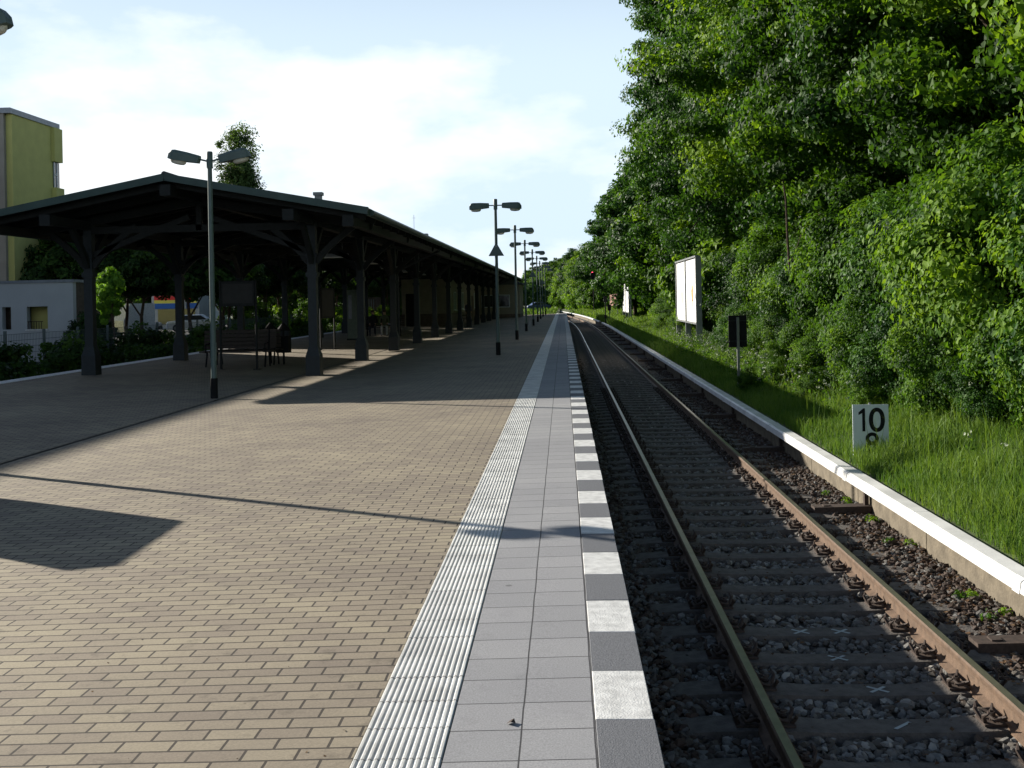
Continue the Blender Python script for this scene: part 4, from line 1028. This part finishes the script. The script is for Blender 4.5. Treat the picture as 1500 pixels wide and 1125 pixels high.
def art1(po, p0, p1, a, b, k_):
    c = (p0 + p1) / 2
    for i in range(3): 
        m = MB(); zz = b - .35 - i * .13; m.add([(-.0145, c - .9 + .2 * i, zz), (-.0145, c + .9 - .3 * i, zz), (-.0145, c + .9 - .3 * i, zz + .06), (-.0145, c - .9 + .2 * i, zz + .06)], [(0, 1, 2, 3)]); m.build('text_line', MT['pgry'], po)
    h = b - a
    if k_ == 1: blob(po, 'pale_figure', MT['pyel'], c - .3, a + h * .42, .42, .38)
    else:
        blob(po, 'orange_figure', MT['pora'], c - .35, a + h * .46, .38, .34); blob(po, 'yellow_figure', MT['pyel'], c - .4, a + h * .28, .3, .2)
def art2(po, p0, p1, a, b, k_):
    if k_ == 0:
        for i in range(5): blob(po, 'printed_block', MT['pblu'], (p0 + p1) / 2 + .4 * math.sin(i * 2), a + .3 + .46 * i, .9, .15)
poster_board(5.12, 42.0, 49.4, .62, 3.12, 'large double poster board with two nearly white posters, nearest on the bank', art1, [MT['paper'], MT['paper']])
poster_board(5.3, 88.3, 97.3, .40, 2.88, 'distant narrow-looking poster board with pale blue printed posters', art2, [MT['paper'], MT['paper']])
r_ = empty('pink_poster_board', (4.95, 108, -.3), R(-50)); tag(r_, 'small faded pink board on two thin posts beyond the second poster board', 'billboard')
for s in (-.55, .55): m = MB(); m.tube([(s, 0, -.3), (s, 0, 2.35)], .035, 6); m.build('leg', MT['steel'], r_)
for s in (-1, 1):
    m = MB(); m.box(min(s * .51, s * .03), max(s * .51, s * .03), -.02, .02, 1.1, 2.25); m.build('board', MT['ppink'], r_)
r_ = empty('green_post', (5.35, 87.0, -.4)); tag(r_, 'short green and grey marker post just right of the distant poster board', 'post')
m = MB(); m.box(-.06, .06, -.06, .06, 0, 1.9); m.build('shaft', MT['steel'], r_); m = MB(); m.box(-.1, .1, -.08, .08, 1.9, 2.5); m.build('box', MT['pole'], r_)
MT['red'] = pm('signal_red', (0.9, 0.05, 0.08), .4)
rb = MT['red'].node_tree.nodes['Principled BSDF']; rb.inputs['Emission Color'].default_value = (1.0, 0.05, 0.12, 1); rb.inputs['Emission Strength'].default_value = 3.0
sg = empty('railway_signal', (3.90, 140, -.9)); tag(sg, 'tall dark railway signal showing a red light above the far curve', 'signal')
m = MB(); m.tube([(0, 0, 0), (0, 0, 4.9)], .07, 8); m.build('mast', MT['black'], sg)
m = MB(); m.box(-.31, .31, -.1, .1, 4.78, 6.28, bev=.03); hd = m.build('signal_head', MT['black'], sg)
m = MB(); m.tube([(-.12, -.1, 5.78), (-.12, -.16, 5.78)], .085, 14); m.build('red_lens', MT['red'], hd)
m = MB(); m.tube([(-.12, -.1, 5.80), (-.12, -.3, 5.84)], .12, 12, caps=False); m.build('hood', MT['black'], hd)
m = MB(); m.tube([(.12, -.1, 5.3), (.12, -.12, 5.3)], .085, 12); m.build('dark_lens', MT['glass'], hd)
s2g = empty('distant_signal', (3.60, 94, -.9)); tag(s2g, 'short dark signal on a thin mast right behind the conductor rail gap', 'signal')
m = MB(); m.tube([(0, 0, 0), (0, 0, 2.2)], .05, 8); m.build('mast', MT['black'], s2g); m = MB(); m.box(-.15, .15, -.08, .08, 2.15, 2.65, bev=.02); m.build('signal_head', MT['black'], s2g)
m = MB(); m.box(-.1, .1, -.07, .07, .75, 1.05); m.build('control_box', MT['black'], s2g)
r_ = empty('junction_box', (4.15, 99, -.55)); tag(r_, 'small dark box on a thin green post beside the pink board', 'junction box')
m = MB(); m.tube([(0, 0, 0), (0, 0, 1.1)], .035, 6); m.build('post', MT['pole'], r_); m = MB(); m.box(-.16, .16, -.1, .1, 1.0, 1.55, bev=.02); m.build('box', MT['black'], r_)

# ---------------------------------------------------------------- left side: fence, buildings, trees, shop, vehicles
fc = empty('mesh_fence', (-17, 20, -.6)); tag(fc, 'grey-green wire mesh fence along the far side of the disused trackbed', 'fence')
pf = None
fm_ = MB(); 
for k in range(26): fm_.box(-.004, .004, .1 * k - .004, .1 * k + .004, .05, 1.5)
for z in np.arange(.1, 1.55, .2): fm_.box(-.008, .008, 0, 2.5, z, z + .012)
for k in range(36):
    if k == 0: f0 = fm_.build('mesh_panel', MT['fence'], fc); f0.location = (0, 0, 0)
    else: f_ = f0.copy(); COL.objects.link(f_); f_.location = (0, 2.5 * k, 0)
    if k == 0: m = MB(); m.box(-.04, .04, -.03, .03, -.1, 1.62); p0_ = m.build('post', MT['fence'], fc)
    else: p_ = p0_.copy(); COL.objects.link(p_); p_.location = (0, 2.5 * k, 0)
# yellow building
yb = empty('yellow_building', (-30.75, 60, -.55)); tag(yb, 'yellow rendered apartment block with a taupe end wall at the left edge', 'building')
m = MB(); m.box(-26, 0, 0.012, 5.6, 0, 13.2); m.v = m.v; m.build('wall', MT['yellow'], yb)
m = MB(); m.box(-26, -.35, -.25, .0, 0, 13.2); m.build('end_wall', MT['taupe'], yb)
m = MB(); m.box(-26, -1.1, -.30, -.252, 0, 13.2); m.build('pale_end_panel', MT['cream'], yb)
m = MB(); m.box(-26.1, .08, -.33, 5.7, 13.2, 13.5); m.build('parapet', MT['coping'], yb)
for z0, z1 in ((9.55, 11.1), (6.6, 8.2), (3.6, 5.2)):
    # corner loggia windows near the far end of the facade, framed by projecting bands
    m = MB(); m.box(.003, .05, 4.85, 5.62, z0, z1); w1 = m.build('window', MT['glass'], yb)
    m = MB(); m.box(.05, .09, 4.85, 4.91, z0, z1); m.box(.05, .09, 5.2, 5.26, z0, z1); m.box(.05, .09, 4.91, 5.2, (z0 + z1) / 2 - .03, (z0 + z1) / 2 + .03); m.build('frame', MT['sign'], w1)
for z0, z1 in ((11.1, 13.19), (8.2, 9.55), (5.2, 6.6)):
    m = MB(); m.box(.003, .28 if z0 < 11 else .22, 4.7, 5.75, z0 + .02, z1 - .02); m.build('balcony_band', MT['yellow'], yb)
# white building
wb = empty('white_building', (-20.58, 45, -.6)); tag(wb, 'low flat-roofed white building with two deep openings in front of the yellow block', 'building')
H_ = 3.36
def opening_wall():
    m = MB(); segs = [(-14, -3.06, 0, H_), (-3.06, -2.68, 0, 1.42), (-3.06, -2.68, 2.37, H_), (-2.68, -2.0, 0, H_), (-2.0, -1.1, 0, 1.42), (-2.0, -1.1, 2.37, H_), (-1.1, 0, 0, H_)]
    for a, b, c, d_ in segs: m.box(a, b, 0, .3, c, d_)
    return m
opening_wall().build('wall', MT['whitew'], wb)
m = MB(); m.box(-.3, 0, .302, 4, 0, H_); m.build('side_wall', MT['brown'], wb)
m = MB(); m.box(-14, .06, -.05, 4, H_ + .002, H_ + .12); m.build('parapet', MT['coping'], wb)
m = MB(); m.box(-2.3, -.6, 1.0, 1.1, .6, 2.9); m.build('yellow_inner_wall', MT['yellow'], wb)
m = MB(); m.box(-3.5, -2.45, .8, .9, .6, 2.9); m.build('dark_inner_wall', MT['brown'], wb)
m = MB(); m.box(-14, -.3, 3.8, 4.0, 0, H_); m.box(-14, -.3, .3, 3.8, H_ - .2, H_); m.build('inner_shell', MT['taupe'], wb)
m = MB(); 
for k in range(6): m.box(-1.96 + .11 * k, -1.94 + .11 * k, .05, .07, 1.42, 1.72)
m.box(-2.0, -1.35, .04, .08, 1.72, 1.75); m.build('railing', MT['iron'], wb)
m = MB(); m.box(-2.05, -1.05, -.06, .0, 1.36, 1.42); m.build('sill', MT['blk_w'], wb)
gb = empty('grey_tower_block', (-42, 122, -.55)); tag(gb, 'distant pale grey block glimpsed between the canopy posts', 'building')
m = MB(); m.box(-1.5, 1.5, 0, 8, 0, 9); m.build('wall', MT['whitew'], gb)
for z in (2, 4.4, 6.8): window(gb, 0, -.9, .1, z, z + 1.3, face='Y')
# shop with striped awning
sh = empty('striped_shop', (-35.7, 100, -.55)); tag(sh, 'street shop front with a red, yellow and blue striped fascia seen under the canopy', 'shop')
MT['sred'] = pm('shop_red', (0.75, 0.04, 0.04), .6, var=.05); MT['syel'] = pm('shop_yellow', (0.85, 0.72, 0.12), .6, var=.05); MT['sblu'] = pm('shop_blue', (0.03, 0.13, 0.45), .6, var=.05)
m = MB(); m.box(-2.6, 1.9, .05, 4, 0, 3.15); m.build('wall', MT['whitew'], sh)
for nm, mt, z0, z1 in (('red_stripe', 'sred', 2.75, 3.14), ('yellow_stripe', 'syel', 2.45, 2.747), ('blue_stripe', 'sblu', 1.95, 2.447)):
    m = MB(); m.box(-2.3, 1.7, -.1, .04, z0, z1); m.build(nm, MT[mt], sh)
m = MB(); m.box(.2, .75, -.14, -.101, 1.9, 2.75); m.build('panel', MT['coping'], sh)
m = MB(); m.box(-2.0, 1.5, .0, .045, .5, 1.9); m.build('shop_window', MT['glass'], sh)
kb_ = empty('kiosk', (-19.6, 104, -.5)); tag(kb_, 'dark slatted kiosk with a small white and red fascia sign behind the seated people', 'kiosk')
m = MB(); m.box(-1.6, 1.6, .2, 3.2, 0, 2.6); m.build('wall', MT['brown'], kb_)
m = MB()
for k in range(14): m.box(-1.5 + .22 * k, -1.42 + .22 * k, .12, .198, .1, 2.4)
m.build('slats', MT['steel'], kb_)
m = MB(); m.box(-.85, .75, .0, .19, 2.62, 3.25); fs_ = m.build('fascia_sign', MT['sign'], kb_)
m = MB(); m.box(-.35, .72, -.012, -.001, 2.72, 3.08); m.build('red_panel', MT['sred'], fs_)
m = MB()
for k in range(5): m.box(-.27 + .19 * k, -.15 + .19 * k, -.02, -.013, 2.84, 2.97)
m.build('lettering', MT['pora'], fs_)
# vehicles
def make_car(body, name='parked_car'):
    r_ = empty(name)
    prof = [(-2.1, .32), (-2.15, .62), (-2.05, .86), (-1.35, .95), (-.75, 1.42), (.75, 1.44), (1.45, .98), (2.0, .86), (2.12, .6), (2.1, .32)]
    m = MB(); n = len(prof)
    rows_ = []
    for wv in (-.84, -.80, .80, .84):
        sc_ = .93 if abs(wv) > .82 else 1.0
        rows_.append([(a * (sc_ ** .3), wv * (.82 if b > 1.1 else 1), .32 + (b - .32) * (1 if abs(wv) < .82 else .97)) for a, b in prof])
    vs = [q for rw in rows_ for q in rw]
    fs = [(i * n + j, i * n + (j + 1) % n, (i + 1) * n + (j + 1) % n, (i + 1) * n + j) for i in range(3) for j in range(n)] + [tuple(range(n - 1, -1, -1)), tuple(range(3 * n, 4 * n))]
    m.add(vs, fs); m.build('body', body, r_)
    for s in (-1, 1):
        m = MB(); m.prism([(-1.2, .98), (-.7, 1.36), (.7, 1.37), (1.25, 1.0)], s * .835, s * .72); m.build('side_window', MT['glass'], r_)
        for x in (-1.3, 1.3):
            m = MB(); m.tube([(x, s * .66, .32), (x, s * .86, .32)], .32, 14); wl = m.build('wheel', MT['black'], r_); m = MB(); m.tube([(x, s * .85, .32), (x, s * .875, .32)], .18, 10); m.build('rim', MT['steel'], wl)
    m = MB(); m.box(-2.17, -2.12, -.7, -.45, .62, .76); m.build('headlight', MT['bowl'], r_); m = MB(); m.box(-2.17, -2.12, .45, .7, .62, .76); m.build('headlight', MT['bowl'], r_)
    return r_
MT['carB'] = pm('car_blue', (0.05, 0.08, 0.2), .3, metal=.3); MT['carW'] = pm('car_silver', (0.55, 0.6, 0.68), .3, metal=.3); MT['carK'] = pm('car_dark', (0.015, 0.018, 0.03), .25)
c1 = make_car(MT['carW']); c1.location = (-31.6, 92, -.55); c1.rotation_euler = (0, 0, .2); tag(c1, 'silver car parked in the street right of the striped shop', 'car')
c2 = make_car(MT['carK']); c2.location = (-31, 88.5, -.55); c2.rotation_euler = (0, 0, 0); tag(c2, 'dark car parked left of the silver one before the striped shop', 'car')
c2.location = (-35.4, 88.5, -.55)
c3 = make_car(MT['carB']); c3.location = (-4.4, 190, -.42); c3.rotation_euler = (0, 0, .35); tag(c3, 'dark blue car parked under the trees past the platform end', 'car')
lw = empty('delivery_van', (-32.1, 80, -.55), R(80)); tag(lw, 'white and blue van seen end on in the street behind the young tree', 'van')
m = MB(); m.prism([(-1.9, .35), (2.4, .35), (2.4, 2.45), (-1.0, 2.45), (-1.6, 1.5), (-1.9, 1.2)], -.45, .45); m.build('body', MT['blk_w'], lw)
m = MB(); m.box(2.401, 2.42, -.4, .4, 1.1, 1.5); m.box(-1.2, 2.2, .452, .46, 1.0, 1.35); m.build('blue_band', MT['sblu'], lw)
for x in (-1.1, 1.6):
    for s in (-1, 1): m = MB(); m.tube([(x, s * .3, .33), (x, s * .47, .33)], .33, 12); m.build('wheel', MT['black'], lw)
# left trees
vP = tree_variant('poplar_tree', 101, MT['leafD'], 14, 1.7, 6.6, 10.8, 300, 170, .16, crad=.75, limbs=6, tr=.14, up=.2, taper=-.12, shell=.05)
place(vP, True, -26.75, 90, -.55, (1, 1, 1.0), 1.2, 'slender tall poplar rising above the canopy roof', 'tree', None)
vL = tree_variant('young_tree', 111, MT['leafE'], 3.6, .85, 1.35, 3.05, 60, 120, .12, crad=.26, limbs=10, tr=.05, taper=.45, shell=.3)
place(vL, True, -18.15, 43.0, -.55, (.82, .82, .9), .5, 'small bright yellow-green young tree lit by the sun left of the near lamp', 'tree', None)
vK = tree_variant('shade_tree', 121, MT['leafK'], 6, 2.9, 2.7, 3.6, 150, 110, .20, crad=.6, limbs=8, tr=.14)
LT = [(-29, 63), (-36.5, 84), (-43.5, 108), (-38.5, 108), (-33.5, 110), (-29, 108), (-25.5, 99), (-24, 104), (-20.5, 112), (-23, 118), (-20, 124), (-25, 128), (-16.5, 128), (-18.5, 134), (-14.5, 138), (-22, 142)]
for k, (x, y) in enumerate(LT):
    place(vK, first(vK), x, y, -.55, (1.05, 1.05, random.uniform(.95, 1.15)), random.uniform(0, 6.28), f'dark shaded street tree behind the canopy posts, {ords[k]} from the left', 'tree', 'dark trees behind the station')
ab = empty('added_shade_block', (-37, 0, -.55)); tag(ab, 'unseen cream block added left of the picture, its straight roof edge shading the platform', 'building')  # unseen block added and sized so its roof edge shades the platform
m = MB(); m.box(-5, 5, -22, 51, 0, 11.3); m.build('wall', MT['cream'], ab)
m = MB(); m.box(-5.3, 5.3, -22.3, 51.3, 11.302, 12.1); m.build('parapet', MT['coping'], ab)
for fz in (1.2, 4.1, 7.0):
    for ky in range(12): window(ab, 5.002, -19 + 5.9 * ky, -17.4 + 5.9 * ky, fz, fz + 1.5)
vR = tree_variant('street_tree', 151, MT['leafK'], 6.5, 3.1, 2.0, 5.0, 170, 110, .20, crad=.55, limbs=8, tr=.12, taper=.15)
for k, (x, y, q_) in enumerate([(-23.2, 59, .95), (-19.6, 57.0, .9), (-19.6, 62.0, .92), (-18.6, 67, .95), (-21.5, 69, 1.0), (-19.0, 73, .98), (-18.9, 80, 1.0), (-18.6, 88, 1.0), (-18.4, 97, 1.0), (-17.6, 108, 1.0), (-27, 66, 1.05), (-31, 72, 1.05)]):
    place(vR, k == 0, x, y, -.55, (1.0, 1.0, q_), random.uniform(0, 6.28), f'shaded high-crowned tree close behind the wire fence, {ords[k]} in the near row', 'tree', 'near row of trees behind the fence')
vH = tree_variant('hedge_bush', 131, MT['leafC'], 1.6, 1.0, 1.0, 1.0, 45, 110, .11, crad=.3, limbs=4, tr=.03, taper=.1)
HB = [(-15.9, 66 + 3.1 * k, .75 + .3 * math.sin(k * 2.1)) for k in range(14)] + [(-17.9, 60, .8), (-18.4, 64, 1.0), (-18.1, 70, .9), (-18.3, 77, 1.1), (-18.5, 85, 1.0)]
for k, (x, y, s) in enumerate(HB):
    place(vH, first(vH), x, y, -1.05 if x > -17 else -.6, (s, s, s * 1.15), random.uniform(0, 6.28), 'fresh green bush growing along the fence behind the platform', 'bush', 'green bushes along the fence')
vU = tree_variant('thicket_shrub', 161, MT['leafK'], 1.6, 1.05, .95, .85, 60, 120, .12, crad=.34, limbs=5, tr=.03, taper=.1)
for k in range(22):
    q_ = .86 + .24 * math.sin(k * 2.3)
    place(vU, k == 0, -15.3 - .5 * (k % 3), 27.5 + 2.0 * k, -1.05, (q_, q_, q_ * (1.0 if k < 12 else .9)), k * 1.3, 'dark low shrub in the overgrown trackbed between the platform and the fence', 'shrub', 'shrubs in the disused trackbed')
vV = tree_variant('sapling', 141, MT['leafE'], 2.6, .5, 1.2, 1.7, 34, 90, .11, crad=.22, limbs=6, tr=.03, taper=.35, shell=.2)
for k, (x, y, s, w_) in enumerate([(-15.6, 60.5, .95, 'left'), (-15.0, 66.5, 1.0, 'middle'), (-13.9, 69.5, .8, 'right')]):
    place(vV, k == 0, x, y, -1.05, s, k * 1.7, f'{w_} one of three slim sunlit saplings between the posts under the canopy', 'sapling', 'sunlit saplings behind the platform')
bb = place(vK, False, -19.2, 43.5, -.6, (.32, .32, .33), .3, 'small dark reddish-green shrub at the right corner of the white building', 'shrub', None)
FB = [(-8, 150, .62), (-11.5, 146, .6), (-15, 152, .66), (-6.5, 166, .7), (-10, 172, .75), (-5.5, 212, .95), (-9.5, 208, .9), (-14.5, 190, .9), (-19, 175, .9), (-9.5, 232, 1.1), (-13, 240, 1.15), (-18, 225, 1.1), (-24, 215, 1.1), (-24, 262, 1.3), (-18, 276, 1.4), (-31, 250, 1.3)]
for k, (x, y, s) in enumerate(FB):
    v = (vF, vF2)[k % 2]
    place(v, False, x, y, -.45, (s * .75, s * .75, s * .52), random.uniform(0, 6.28), f'low tree beyond the platform end, {ords[k]} nearest in its loose group', 'tree', 'trees beyond the platform end')
hh = MB(); pts = []
for i in range(41):
    a = -700 + 35 * i; pts.append((a, 900, -2)); 
vs = [(p_[0], 900, -2) for p_ in pts] + [(p_[0], 960, 14 + 5 * math.sin(i * .7) + 3 * math.sin(i * 1.9)) for i, p_ in enumerate(pts)] + [(p_[0], 1100, 12) for p_ in pts]
hh.add(vs, [(r0 * 41 + i, r0 * 41 + i + 1, (r0 + 1) * 41 + i + 1, (r0 + 1) * 41 + i) for r0 in range(2) for i in range(40)])
structure(hh.build('hills', pm('far_wood', (0.07, 0.11, 0.09), .95, var=.4, scale=.05), smooth=True))
# dry litter
def litter(name, n, xr, yr, zfun, size, mat, label, seed, power=1.5):
    r_ = np.random.default_rng(seed)
    X = r_.uniform(*xr, n); Y = yr[0] + (yr[1] - yr[0]) * r_.random(n) ** power
    Z = np.array([zfun(a) for a in X]) + size * .25
    V, F, rn = leaves(np.stack([X, Y, Z], 1), np.full(n, .004), 1, size, seed=seed, up=3.0)
    V[:, 2] = np.maximum(V[:, 2], np.repeat(Z - size * .22, 4))
    o = np_mesh(name, V, F, mat, attrs={'rnd': rn}); tag(o, label, 'litter', kind='stuff'); return o
MT['dry'] = leafmat('dry_leaves', (0.035, 0.018, 0.010), (0.085, 0.045, 0.025), (0.20, 0.13, 0.07), .1, .8)
litter('leaf_litter', 2600, (3.02, 3.72), (5, 32), lambda a: ZB + .045, .036, MT['dry'], 'brown dead leaves lying on the ballast between the rail and the conductor rail', 61)
litter('leaf_litter', 700, (0.4, 2.6), (4.5, 26), lambda a: ZB + .04, .03, MT['dry'], 'scattered dry leaves and bits on the shaded ballast beside the platform', 62)
litter('platform_litter', 260, (-6.4, -0.86), (4, 26), zp, .011, MT['dry'], 'tiny bits of dirt and leaf scattered over the tan brick paving', 63)
wr_ = np.random.default_rng(5); n = 26
wc = np.stack([wr_.uniform(3.45, 3.66, n), 6.8 + 9 * wr_.random(n) ** 1.6, np.full(n, ZB + .06)], 1)
V, F, rn = leaves(wc, np.full(n, .07), 45, .028, seed=44)
wd_ = np_mesh('ballast_weeds', V, F, MT['leafC'], attrs={'rnd': rn}); tag(wd_, 'small green weeds sprouting from the ballast at the foot of the concrete edging', 'weeds', kind='stuff')
# fallen leaf on the tiles
m = MB(); m.add([(-.262, 4.39, 0), (-.245, 4.375, .012), (-.225, 4.385, .004), (-.232, 4.41, .014), (-.25, 4.415, .003)], [(0, 1, 2, 3, 4)]); lf = m.build('fallen_leaf', MT['iron']); lf.location = (0, 0, zp(-.25) + .003)
tag(lf, 'small dry brown leaf lying on the grey tiles in the foreground', 'leaf')
